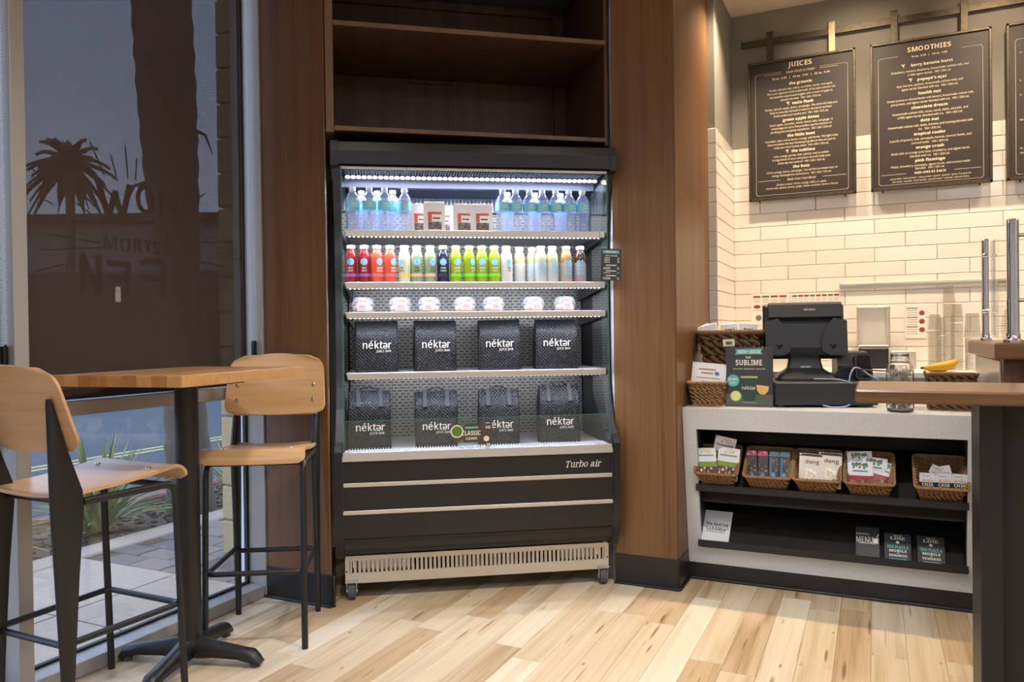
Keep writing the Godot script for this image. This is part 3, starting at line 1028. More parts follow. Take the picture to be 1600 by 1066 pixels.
func make_counter() -> void:
	var o := struct("wall_left", "plain wall on both sides of the shop windows")
	var mb := Mb.new()
	mb.box(P(-2.74, -1.95, 1.6), Vector3(0.08, 3.3, 4.3))
	mb.box(P(-2.74, 3.99, 1.6), Vector3(0.08, 3.3, 2.43))
	part("wall_panel", mb, M.white_paint, o)
	var c := thing("service_counter", "pale quartz service counter with a black display recess in its leaning front", "counter", P(-0.23, 3.95))
	var fy := Basis(Vector3(1, 0, 0), Vector3(0, 1, 0.1486), Vector3(0, 0, 1))
	# leaning face frame: local y is height, z follows the lean
	var bar := func(m: Mb, x0: float, x1: float, y0: float, y1: float, t: float) -> void:
		var f := func(x: float, y: float, d: float) -> Vector3: return P(x, face_b(y) + d, y)
		m.quad(f.call(x0, y0, 0), f.call(x1, y0, 0), f.call(x1, y1, 0), f.call(x0, y1, 0), Vector3(0, 0, 1))
		m.quad(f.call(x0, y0, t), f.call(x1, y0, t), f.call(x1, y1, t), f.call(x0, y1, t), Vector3(0, 0, -1))
		m.quad(f.call(x0, y1, 0), f.call(x1, y1, 0), f.call(x1, y1, t), f.call(x0, y1, t), Vector3.UP)
		m.quad(f.call(x0, y0, 0), f.call(x1, y0, 0), f.call(x1, y0, t), f.call(x0, y0, t), Vector3.DOWN)
		m.quad(f.call(x0, y0, 0), f.call(x0, y1, 0), f.call(x0, y1, t), f.call(x0, y0, t), Vector3.LEFT)
		m.quad(f.call(x1, y0, 0), f.call(x1, y1, 0), f.call(x1, y1, t), f.call(x1, y0, t), Vector3.RIGHT)
	mb = into(c)
	bar.call(mb, -0.838, 0.424, 0.754, 0.857, 0.03)
	bar.call(mb, -0.838, -0.775, 0.083, 0.754, 0.03)
	bar.call(mb, 0.356, 0.424, 0.083, 0.754, 0.03)
	bar.call(mb, -0.775, 0.356, 0.083, 0.195, 0.03)
	part("face_frame", mb, M.quartz, c)
	mb = into(c)
	mb.box(P(-0.207, 4.016, 0.8425), Vector3(1.262, 0.03, 0.57), Basis(), 0.002)
	part("top_slab", mb, M.quartz, c)
	mb = into(c)
	mb.box(P(-0.21, 4.12, 0.44), Vector3(1.2, 0.76, 0.02))
	mb.box(P(-0.785, 3.97, 0.44), Vector3(0.02, 0.76, 0.3))
	mb.box(P(0.366, 3.97, 0.44), Vector3(0.02, 0.76, 0.3))
	mb.box(P(-0.21, 3.93, 0.80), Vector3(1.15, 0.02, 0.36))
	mb.box(P(-0.21, 3.97, 0.10), Vector3(1.2, 0.02, 0.3))
	part("recess_lining", mb, M.counter_black, c)
	# two display shelves that slope down towards the room
	var sl := deg_to_rad(33.0)
	for s in [[3.752, 0.452, 0.36], [3.79, 0.172, 0.36]]:
		mb = into(c)
		var L: float = s[2]
		var dz := Vector3(0, sin(sl), -cos(sl))
		var front := P(-0.2125, s[0], s[1])
		mb.box(front + dz * L / 2.0 + Vector3(0, 0.0, 0), Vector3(1.13, 0.012, L), Basis(Vector3.RIGHT, sl), 0.001)
		part("display_shelf", mb, M.counter_black, c)
		mb = into(c)
		mb.box(front + Vector3(0, 0.016, 0.004), Vector3(1.146, 0.032, 0.012), Basis(Vector3.RIGHT, -0.148), 0.002)
		part("shelf_lip", mb, M.counter_black, c)
	mb = into(c)
	mb.box(P(-0.21, 3.87, 0.42), Vector3(1.13, 0.09, 0.01), Basis(Vector3.RIGHT, -0.3))
	part("shelf_apron", mb, M.counter_black, c)
	mb = into(c)
	mb.box(P(-0.206, 3.822, 0.0415), Vector3(1.264, 0.083, 0.014), Basis(), 0.002)
	mb.box(P(-0.206, 3.815, 0.006), Vector3(1.264, 0.012, 0.024), Basis(), 0.003)
	part("baseboard", mb, M.base_vinyl, c)

func make_bars() -> void:
	# bar ledge nearest the viewer
	var o := thing("bar_ledge", "dark stained wood bar ledge on a black post in the right foreground", "bar counter", P(0.4, 2.4))
	var mb := into(o)
	mb.box(P(0.80, 2.385, 1.048), Vector3(1.69, 0.034, 0.39), Basis(), 0.005)
	part("bar_top", mb, M.bar_wood, o)
	mb = into(o)
	mb.box(P(0.272, 2.395, 0.515), Vector3(0.052, 1.03, 0.19), Basis(), 0.003)
	part("post", mb, M.black_steel, o)
	mb = into(o)
	mb.box(P(0.95, 2.42, 0.515), Vector3(1.30, 1.03, 0.14), Basis(), 0.003)
	part("front_panel", mb, M.counter_black, o)
	# taller bar with the sneeze guard
	o = thing("raised_bar", "taller dark wood bar block carrying chrome glass posts behind the ledge", "bar counter", P(0.9, 3.95))
	mb = into(o)
	mb.box(P(0.98, 3.95, 1.132), Vector3(1.11, 0.064, 0.92), Basis(), 0.006)
	part("bar_top", mb, M.bar_wood, o)
	mb = into(o)
	mb.box(P(0.99, 3.97, 0.55), Vector3(1.06, 1.1, 0.86), Basis(), 0.003)
	part("bar_body", mb, M.bar_wood_upright, o)
	mb = into(o)
	mb.box(P(1.02, 3.53, 0.55), Vector3(0.98, 1.08, 0.02), Basis(), 0.003)
	part("front_panel", mb, M.counter_black, o)
	mb = into(o)
	mb.box(P(0.457, 3.99, 0.98), Vector3(0.006, 0.22, 0.8), Basis(), 0.001)
	part("kick_plate", mb, M.steel, o, "brushed steel side plate")
	var posts := [[0.476, 4.2, 0.016, 1.64], [0.499, 3.58, 0.0225, 1.65]]
	for i in 2:
		var p: Array = posts[i]
		o = thing("guard_post", ["slimmer chrome sneeze guard post at the far end of the raised bar", "thicker chrome sneeze guard post at the near corner of the raised bar"][i], "metal post", P(p[0], p[1], 1.164))
		mb = into(o)
		var t := Transform3D(Basis(), P(p[0], p[1], 0))
		mb.xf = mb.xf * t
		mb.lathe([Vector2(p[2], 1.17), Vector2(p[2], p[3] - 0.006), Vector2(p[2], p[3] - 0.006), Vector2(p[2] - 0.004, p[3]), Vector2(p[2] - 0.004, p[3]), Vector2(0.001, p[3])], 20)
		part("tube", mb, M.chrome, o)
		mb = into(o)
		mb.xf = mb.xf * t
		mb.lathe([Vector2(p[2] * 1.7, 1.164), Vector2(p[2] * 1.7, 1.174), Vector2(p[2] * 1.7, 1.174), Vector2(p[2] * 1.15, 1.178), Vector2(p[2] * 1.15, 1.2), Vector2(p[2] * 1.15, 1.2), Vector2(p[2], 1.2)], 20)
		part("base_flange", mb, M.chrome, o)
		mb = into(o)
		for y in ([1.3, 1.56] if i == 0 else [1.33, 1.585]):
			if i == 0:
				mb.cyl(P(p[0] - 0.01, p[1] - 0.02, y), P(p[0] + 0.012, p[1] - 0.03, y), 0.011, 10)
			else:
				mb.cyl(P(p[0], p[1] - 0.004, y), P(p[0] + 0.16, p[1] - 0.004, y), 0.008, 10)
		part("glass_clamp", mb, M.chrome, o)
	o = thing("guard_glass", "clear sneeze guard pane standing between the two chrome posts", "glass panel", P(0.49, 3.9, 1.17))
	mb = into(o)
	mb.box(P(0.503, 3.885, 1.40), Vector3(0.008, 0.44, 0.53), Basis(Vector3.UP, 0.03))
	part("pane", mb, M.pane, o)
	o = thing("guard_glass", "clear sneeze guard pane running right from the thicker chrome post", "glass panel", P(0.9, 3.56, 1.17))
	mb = into(o)
	mb.box(P(0.99, 3.545, 1.40), Vector3(0.88, 0.44, 0.008))
	part("pane", mb, M.pane, o)

var FX: Transform3D
func F(x: float, y: float, z: float) -> Vector3:
	return FX * Vector3(x, y, z)

func make_fridge() -> void:
	FX = Transform3D(Basis(Vector3.UP, deg_to_rad(33.85)), P(-1.649, 3.151))
	var o := thing("display_fridge", "black open-front display fridge with steel shelves between two wood piers", "display fridge", FX.origin, 33.85)
	var D := -0.80
	# side walls: curved front edge, in local (z, y)
	var sp := PackedVector2Array([Vector2(D, 0.2), Vector2(-0.06, 0.2), Vector2(0.0, 0.30), Vector2(0.006, 0.72), Vector2(-0.03, 0.74), Vector2(-0.075, 0.80), Vector2(-0.115, 0.88), Vector2(-0.14, 0.98), Vector2(-0.15, 1.1), Vector2(-0.15, 1.7), Vector2(-0.13, 1.85), Vector2(-0.08, 1.95), Vector2(-0.02, 1.995), Vector2(0.0, 2.0), Vector2(0.0, 2.09), Vector2(D, 2.09)])
	var zb := Basis(Vector3(0, 0, 1), Vector3(0, 1, 0), Vector3(-1, 0, 0))   # prism x -> z, depth -> -x
	for s in [-1, 1]:
		var mb := Mb.new()
		mb.prism(sp, -0.018, 0.018, zb, Vector3(s * 0.643, 0, 0))
		part("side_wall", mb, M.fridge_inside, o)
		mb = Mb.new()
		var gp := PackedVector2Array([Vector2(-0.06, 0.72), Vector2(0.0, 0.72), Vector2(0.0, 1.99), Vector2(-0.06, 1.99)])
		gp = PackedVector2Array([Vector2(-0.3, 0.9), Vector2(-0.1, 0.74), Vector2(-0.01, 0.715), Vector2(-0.01, 1.985), Vector2(-0.1, 1.96), Vector2(-0.3, 1.93)])
		mb.prism(gp, -0.003, 0.003, zb, Vector3(s * 0.618, 0, 0))
		part("side_pane", mb, M.fridge_glass, o)
		mb = Mb.new()
		mb.box(Vector3(s * 0.618, 1.35, -0.008), Vector3(0.006, 1.27, 0.004))
		part("pane_edge", mb, M.glass_edge, o)
		mb = Mb.new()
		mb.prism(PackedVector2Array([Vector2(-0.07, 0.205), Vector2(-0.045, 0.205), Vector2(0.0, 0.3), Vector2(0.012, 0.45), Vector2(0.012, 0.70), Vector2(0.0, 0.725), Vector2(-0.07, 0.73)]), -0.016, 0.016, zb, Vector3(s * 0.647, 0, 0.004))
		part("bumper_end", mb, M.fridge_black, o)
	var mb := Mb.new()
	mb.box(Vector3(0, 1.15, D + 0.03), Vector3(1.26, 1.9, 0.06))
	mb.box(Vector3(0, 0.43, -0.43), Vector3(1.24, 0.42, 0.62))
	part("cabinet", mb, M.fridge_inside, o)
	mb = Mb.new()
	mb.box(Vector3(0, 1.3, -0.56), Vector3(1.24, 1.24, 0.006))
	part("rear_panel", mb, M.rear_panel, o)
	mb = Mb.new()
	for i in 62:
		mb.box(Vector3(-0.6 + i * 0.0197, 1.905, -0.5), Vector3(0.009, 0.06, 0.03), Basis(), 0.003)
	mb.box(Vector3(0, 1.905, -0.53), Vector3(1.24, 0.07, 0.02))
	part("rear_louvre", mb, M.steel_pale, o)
	mb = Mb.new()
	mb.box(Vector3(0, 2.04, -0.35), Vector3(1.25, 0.05, 0.5))
	mb.box(Vector3(0, 1.99, -0.4), Vector3(1.24, 0.05, 0.3), Basis(Vector3.RIGHT, 0.15))
	part("inner_ceiling", mb, M.fridge_blue, o)
	mb = Mb.new()
	mb.box(Vector3(0, 1.965, -0.552), Vector3(1.24, 0.09, 0.01))
	part("rear_top_plate", mb, M.fridge_blue, o)
	# canopy
	mb = Mb.new()
	mb.prism(PackedVector2Array([Vector2(-0.45, 2.0), Vector2(-0.02, 1.995), Vector2(0.0, 2.0), Vector2(0.003, 2.06), Vector2(-0.006, 2.1), Vector2(-0.45, 2.1)]), -0.628, 0.628, zb)
	part("canopy", mb, M.fridge_black, o)
	for s in [-1, 1]:
		mb = Mb.new()
		mb.prism(PackedVector2Array([Vector2(-0.47, 1.99), Vector2(-0.03, 1.98), Vector2(0.003, 1.992), Vector2(0.007, 2.06), Vector2(-0.004, 2.105), Vector2(-0.47, 2.105)]), -0.0165, 0.0165, zb, Vector3(s * 0.646, 0, 0.0))
		part("canopy_end_cap", mb, M.fridge_black, o)
	mb = Mb.new()
	mb.box(Vector3(0, 1.987, -0.022), Vector3(1.24, 0.012, 0.03), Basis(Vector3.RIGHT, 0.2), 0.002)
	part("light_trim", mb, M.rail_alu, o)
	mb = Mb.new()
	for i in 95:
		mb.box(Vector3(-0.6 + i * 0.01277, 1.986, -0.085), Vector3(0.003, 0.016, 0.09))
	mb.box(Vector3(0, 1.998, -0.085), Vector3(1.22, 0.004, 0.09))
	part("air_honeycomb", mb, M.fridge_blue, o)
	mb = Mb.new()
	for i in 48:
		mb.box(Vector3(-0.595 + i * 0.0253, 1.968, -0.14), Vector3(0.0215, 0.014, 0.016), Basis(), 0.004)
	part("led_tube", mb, M.led, o)
	area(o, Vector3(0, 1.957, -0.14), Vector3(-82, 0, 0), Vector2(1.2, 0.02), FRIDGE_LED * 1.9, hx("e4ecff"))
	# shelves
	for y in [1.705, 1.467, 1.331, 1.053]:
		mb = Mb.new()
		mb.box(Vector3(0, y - 0.006, -0.28), Vector3(1.215, 0.012, 0.5), Basis(), 0.001)
		var sh := part("shelf", mb, M.steel_pale, o)
		mb = Mb.new()
		mb.box(Vector3(0, y - 0.0145, -0.026), Vector3(1.205, 0.029, 0.012), Basis(), 0.002)
		part("price_rail", mb, M.steel, sh)
		mb = Mb.new()
		mb.box(Vector3(0.594, y - 0.0145, -0.022), Vector3(0.024, 0.029, 0.014), Basis(), 0.002)
		part("rail_end", mb, M.rail_alu, sh)
		mb = Mb.new()
		for i in 60:
			mb.box(Vector3(-0.585 + i * 0.0198, y - 0.028, -0.045), Vector3(0.011, 0.006, 0.008), Basis(), 0.002)
		part("led_strip", mb, M.led, sh)
		area(o, Vector3(0, y - 0.033, -0.05), Vector3(-70, 0, 0), Vector2(1.18, 0.012), FRIDGE_LED * 0.8, hx("e4ecff"))
		for s in [-1, 1]:
			mb = Mb.new()
			mb.prism(PackedVector2Array([Vector2(-0.53, y - 0.07), Vector2(-0.05, y - 0.03), Vector2(-0.05, y - 0.012), Vector2(-0.53, y - 0.012)]), -0.002, 0.002, zb, Vector3(s * 0.6, 0, 0))
			part("shelf_bracket", mb, M.fridge_inside, sh)
	mb = Mb.new()
	mb.box(Vector3(0, 0.686, -0.32), Vector3(1.215, 0.012, 0.46))
	part("deck", mb, M.steel_pale, o)
	mb = Mb.new()
	mb.box(Vector3(0, 0.688, -0.055), Vector3(1.24, 0.01, 0.085))
	for i in 95:
		mb.box(Vector3(-0.6 + i * 0.01277, 0.695, -0.055), Vector3(0.003, 0.01, 0.08))
	part("air_grille", mb, M.led_white, o)
	mb = Mb.new()
	mb.box(Vector3(0, 0.674, -0.004), Vector3(1.262, 0.042, 0.02), Basis(Vector3.RIGHT, -0.12), 0.003)
	part("steel_nosing", mb, M.steel, o)
	for p in [[0.558, 0.652], [0.433, 0.536], [0.302, 0.409]]:
		mb = Mb.new()
		mb.box(Vector3(0, (p[0] + p[1]) / 2.0, -0.012), Vector3(1.262, p[1] - p[0], 0.02), Basis(), 0.003)
		part("front_panel", mb, M.fridge_black, o)
	mb = Mb.new()
	mb.box(Vector3(0, 0.268, -0.033), Vector3(1.262, 0.074, 0.014), Basis(Vector3.RIGHT, 0.5), 0.002)
	mb.box(Vector3(0, 0.235, -0.09), Vector3(1.25, 0.03, 0.08))
	mb.box(Vector3(0, 0.45, -0.05), Vector3(1.25, 0.4, 0.06))
	part("lower_panel", mb, M.fridge_black, o)
	for y in [0.5465, 0.421]:
		mb = Mb.new()
		mb.box(Vector3(0, y, -0.008), Vector3(1.262, 0.02, 0.02), Basis(), 0.003)
		part("steel_strip", mb, M.steel, o)
	# slotted grille
	mb = Mb.new()
	var gz := -0.09
	mb.box(Vector3(0, 0.191, gz), Vector3(1.257, 0.022, 0.004))
	mb.box(Vector3(0, 0.0985, gz), Vector3(1.257, 0.048, 0.004))
	var slots := 59
	var pitch := (1.257 - 0.05) / slots
	mb.box(Vector3(-0.6165, 0.151, gz), Vector3(0.024, 0.058, 0.004))
	mb.box(Vector3(0.6165, 0.151, gz), Vector3(0.024, 0.058, 0.004))
	for i in slots + 1:
		var x := -0.6035 + i * pitch
		mb.box(Vector3(x, 0.151, gz), Vector3(pitch - 0.0085, 0.058, 0.004))
		for y in [0.1795, 0.1225]:
			mb.box(Vector3(x, y, gz), Vector3(pitch - 0.0045, 0.004, 0.004))
	part("grille", mb, M.grille_steel, o)
	mb = Mb.new()
	for i in 30:
		mb.box(Vector3(-0.12 + i * 0.012, 0.13, -0.2), Vector3(0.004, 0.09, 0.04))
	part("condenser", mb, M.steel_pale, o)
	for q in [[-0.45, 0.26], [0.48, 0.18]]:
		mb = Mb.new()
		mb.box(Vector3(q[0], 0.155, -0.14), Vector3(q[1], 0.06, 0.06), Basis(), 0.01)
		part("air_duct", mb, M.steel_pale, o)
	mb = Mb.new()
	for x in [-0.622, 0.622]:
		mb.cyl(Vector3(x, 0.13, gz), Vector3(x, 0.13, gz + 0.004), 0.004, 8)
	part("grille_screw", mb, M.black_plastic, o)
	for s in [[-0.6, -0.1], [0.6, -0.1], [-0.6, -0.7], [0.6, -0.7]]:
		mb = Mb.new()
		mb.cyl(Vector3(s[0] - 0.016, 0.038, s[1]), Vector3(s[0] + 0.016, 0.038, s[1]), 0.037, 20)
		var w := part("caster_wheel", mb, M.rubber, o)
		mb = Mb.new()
		for d in [-0.022, 0.022]:
			mb.box(Vector3(s[0] + d, 0.06, s[1]), Vector3(0.004, 0.06, 0.04), Basis(), 0.001)
		mb.box(Vector3(s[0], 0.088, s[1]), Vector3(0.06, 0.006, 0.06), Basis(), 0.001)
		mb.cyl(Vector3(s[0] - 0.026, 0.038, s[1]), Vector3(s[0] + 0.026, 0.038, s[1]), 0.007, 8)
		mb.box(Vector3(s[0], 0.15, s[1] - 0.05), Vector3(0.04, 0.12, 0.04))
		part("caster_fork", mb, M.chrome, w)
	mb = Mb.new()
	mb.box(Vector3(-0.008, 0.768, -0.004), Vector3(1.236, 0.135, 0.006))
	part("guard_pane", mb, M.fridge_glass, o)
	mb = Mb.new()
	mb.box(Vector3(-0.008, 0.837, -0.004), Vector3(1.236, 0.003, 0.0062))
	part("guard_edge", mb, M.glass_edge, o)
	mb = Mb.new()
	mb.box(Vector3(0.035, 0.709, 0.0), Vector3(0.018, 0.016, 0.018), Basis(), 0.002)
	part("guard_clip", mb, M.steel, o)
	mb = Mb.new()
	mb.text("Turbo air", 0.03, Vector3(0.487, 0.605, -0.0015), false, 1, Basis(), 0.0, 0.92, "Droid Serif", 0.25)
	part("lettering", mb, M.letter_white, o, "white script lettering")
	mb = Mb.new()
	for x in [0.35, 0.365, 0.49, 0.503]:
		mb.cyl(Vector3(x, 0.262, -0.03), Vector3(x, 0.262, -0.024), 0.003, 6)
	part("screw", mb, M.bolt, o)
	# price card on the guard and menu card on the right pane
	var c := thing("price_card", "brown printed price card reading classic cleanse on the fridge guard glass", "sign", F(-0.038, 0.725, 0.004), 33.85)
	mb = Mb.new()
	mb.box(Vector3(0, 0.043, 0), Vector3(0.183, 0.086, 0.002))
	part("card", mb, mat("card_brown", Color.WHITE, 0.5, 0.0, {"albedo_texture": speckle(["3a322b", "4a4038", "544a40"], 90, 64, 0.1), "uv1_triplanar": true, "uv1_scale": Vector3(6, 2, 6)}), c)
	mb = Mb.new()
	mb.lathe_disc(Vector3(-0.072, 0.052, 0.0015), 0.03)
	part("bowl_print", mb, M.letter_cream, c)
	mb = Mb.new()
	mb.lathe_disc(Vector3(-0.072, 0.052, 0.002), 0.024)
	mb.box(Vector3(-0.045, 0.08, 0.0015), Vector3(0.022, 0.01, 0.001), Basis(Vector3.BACK, 0.4))
	mb.box(Vector3(-0.055, 0.005, 0.0015), Vector3(0.03, 0.008, 0.001), Basis(Vector3.BACK, 0.2))
	part("juice_print", mb, mat("juice_green", hx("4f7a3a"), 0.5), c)
	mb = Mb.new()
	mb.box(Vector3(-0.004, 0.068, 0.0014), Vector3(0.06, 0.009, 0.0006))
	part("banner_print", mb, M.banner_teal, c)
	mb = Mb.new()
	mb.lathe_disc(Vector3(0.064, 0.015, 0.0015), 0.013)
	part("apple_print", mb, M.letter_cream, c)
	mb = Mb.new()
	mb.text("CLASSIC", 0.021, Vector3(-0.006, 0.043, 0.0016), true, 1, Basis(), 0.0, 0.8)
	mb.text("CLEANSE", 0.012, Vector3(-0.006, 0.018, 0.0016), true, 1, Basis(), 0.0, 0.75)
	mb.text("$45", 0.013, Vector3(0.072, 0.068, 0.0016), true, 1, Basis(), 0.0, 0.8)
	part("lettering", mb, M.letter_white, c)
	c = thing("menu_card", "small dark menu card with teal banner hanging on the fridge's right edge", "sign", F(0.629, 1.545, 0.012), 30.0)
	c.rotation_degrees.z = -2.0
	mb = Mb.new()
	mb.box(Vector3.ZERO, Vector3(0.096, 0.15, 0.003), Basis(), 0.001)
	part("card", mb, M.chalk_card, c)
	mb = Mb.new()
	mb.box(Vector3(-0.002, 0.06, 0.002), Vector3(0.078, 0.014, 0.001))
	part("banner_print", mb, M.banner_teal, c)
	mb = Mb.new()
	mb.text("FRESH JUICE", 0.007, Vector3(-0.002, 0.06, 0.0028), true, 1, Basis(), 0.0, 0.9)
	mb.text("JUICE CLEANSES", 0.0055, Vector3(0, 0.042, 0.0022), true)
	for y in [0.032, 0.025, 0.018, 0.011, -0.014, -0.02, -0.039, -0.062, -0.068]:
		mb.box(Vector3(-0.02, y, 0.0018), Vector3(0.03 + 0.008 * sin(y * 900), 0.0022, 0.0004))
		mb.box(Vector3(0.034, y, 0.0018), Vector3(0.01, 0.0022, 0.0004))
	for y in [-0.003, -0.03, -0.052]:
		mb.box(Vector3(0, y, 0.0018), Vector3(0.05, 0.004, 0.0004))
	part("lettering", mb, M.letter_white, c)

func bottle_water() -> Node3D:
	var o := thing("water_bottle", "", "bottle", Vector3.ZERO, 0.0, "water bottles on the top fridge shelf")
	var mb := Mb.new()
	var pr := [Vector2(0.022, 0.0), Vector2(0.029, 0.004), Vector2(0.0315, 0.012)]
	for i in 9:
		var y := 0.018 + i * 0.0085
		pr.append(Vector2(0.031 - 0.0035 * sin(PI * i / 8.0) + (0.0008 if i % 2 else -0.0006), y))
	pr.append_array([Vector2(0.0315, 0.094), Vector2(0.0318, 0.1), Vector2(0.0318, 0.145), Vector2(0.030, 0.155), Vector2(0.025, 0.168), Vector2(0.018, 0.179), Vector2(0.0135, 0.185), Vector2(0.0135, 0.187), Vector2(0.016, 0.188), Vector2(0.016, 0.19)])
	mb.lathe(pr, 18)
	part("body", mb, M.pet, o)
	mb = Mb.new()
	mb.lathe([Vector2(0.0322, 0.103), Vector2(0.0324, 0.105), Vector2(0.0324, 0.141), Vector2(0.0322, 0.143)], 18, false, false)
	var lab := part("paper_label", mb, M.water_label, o)
	mb = Mb.new()
	mb.text("DRINK", 0.007, Vector3(0.006, 0.128, 0.0329), true, 1, Basis(), 0.0329, 0.8)
	mb.text("MORE WATER", 0.0062, Vector3(0.006, 0.117, 0.0329), true, 1, Basis(), 0.0329, 0.7)
	part("lettering", mb, M.letter_white, lab)
	mb = Mb.new()
	mb.lathe([Vector2(0.015, 0.190), Vector2(0.0152, 0.204), Vector2(0.0152, 0.204), Vector2(0.0135, 0.2062), Vector2(0.0135, 0.2062), Vector2(0.001, 0.2062)], 18)
	part("cap", mb, M.cap_white, o)
	return o

func bottle_juice(color: Material, band: Material, ink: Material, lines: Array) -> Node3D:
	var o := thing("juice_bottle", "", "bottle", Vector3.ZERO, 0.0, "juice bottles on the second fridge shelf")
	var mb := Mb.new()
	mb.lathe([Vector2(0.024, 0.0), Vector2(0.0275, 0.002), Vector2(0.0287, 0.008), Vector2(0.0287, 0.008), Vector2(0.0287, 0.108), Vector2(0.0287, 0.108), Vector2(0.0283, 0.118), Vector2(0.0265, 0.13), Vector2(0.0225, 0.143), Vector2(0.0195, 0.149), Vector2(0.0185, 0.153), Vector2(0.0185, 0.16)], 20)
	part("body", mb, color, o)
	mb = Mb.new()
	mb.lathe([Vector2(0.0196, 0.158), Vector2(0.0198, 0.171), Vector2(0.0198, 0.171), Vector2(0.0185, 0.1735), Vector2(0.0185, 0.1735), Vector2(0.001, 0.1735)], 20)
	part("cap", mb, M.cap_white, o)
	if band:
		mb = Mb.new()
		mb.lathe([Vector2(0.0289, 0.028), Vector2(0.0291, 0.029), Vector2(0.0291, 0.041), Vector2(0.0289, 0.042)], 20, false, false)
		part("label_band", mb, band, o)
	if ink:
		mb = Mb.new()
		var R := 0.0292
		for k in 4:
			for i in 24:
				var q := []
				for c in [[k, i], [k, i + 1], [k + 1, i + 1], [k + 1, i]]:
					var r: float = 0.0165 * c[0] / 4.0
					var t: float = TAU * c[1] / 24
					var w := cos(t) * r / R
					q.append(Vector3(sin(w) * R, 0.096 + sin(t) * r, cos(w) * R))
				mb.tri(q[0], q[1], q[2], Vector3(0, 0, 1))
				mb.tri(q[0], q[2], q[3], Vector3(0, 0, 1))
		part("round_emblem", mb, M.emblem_blue, o)
		mb = Mb.new()
		mb.box(Vector3(0, 0.096, R + 0.0003), Vector3(0.0018, 0.011, 0.0004))
		mb.text(lines[0], 0.0085, Vector3(0, 0.068, R + 0.0004), true, 1, Basis(), R + 0.0004, 0.72)
		mb.text(lines[1], 0.0085, Vector3(0, 0.055, R + 0.0004), true, 1, Basis(), R + 0.0004, 0.72)
		part("lettering", mb, ink, o)
	return o

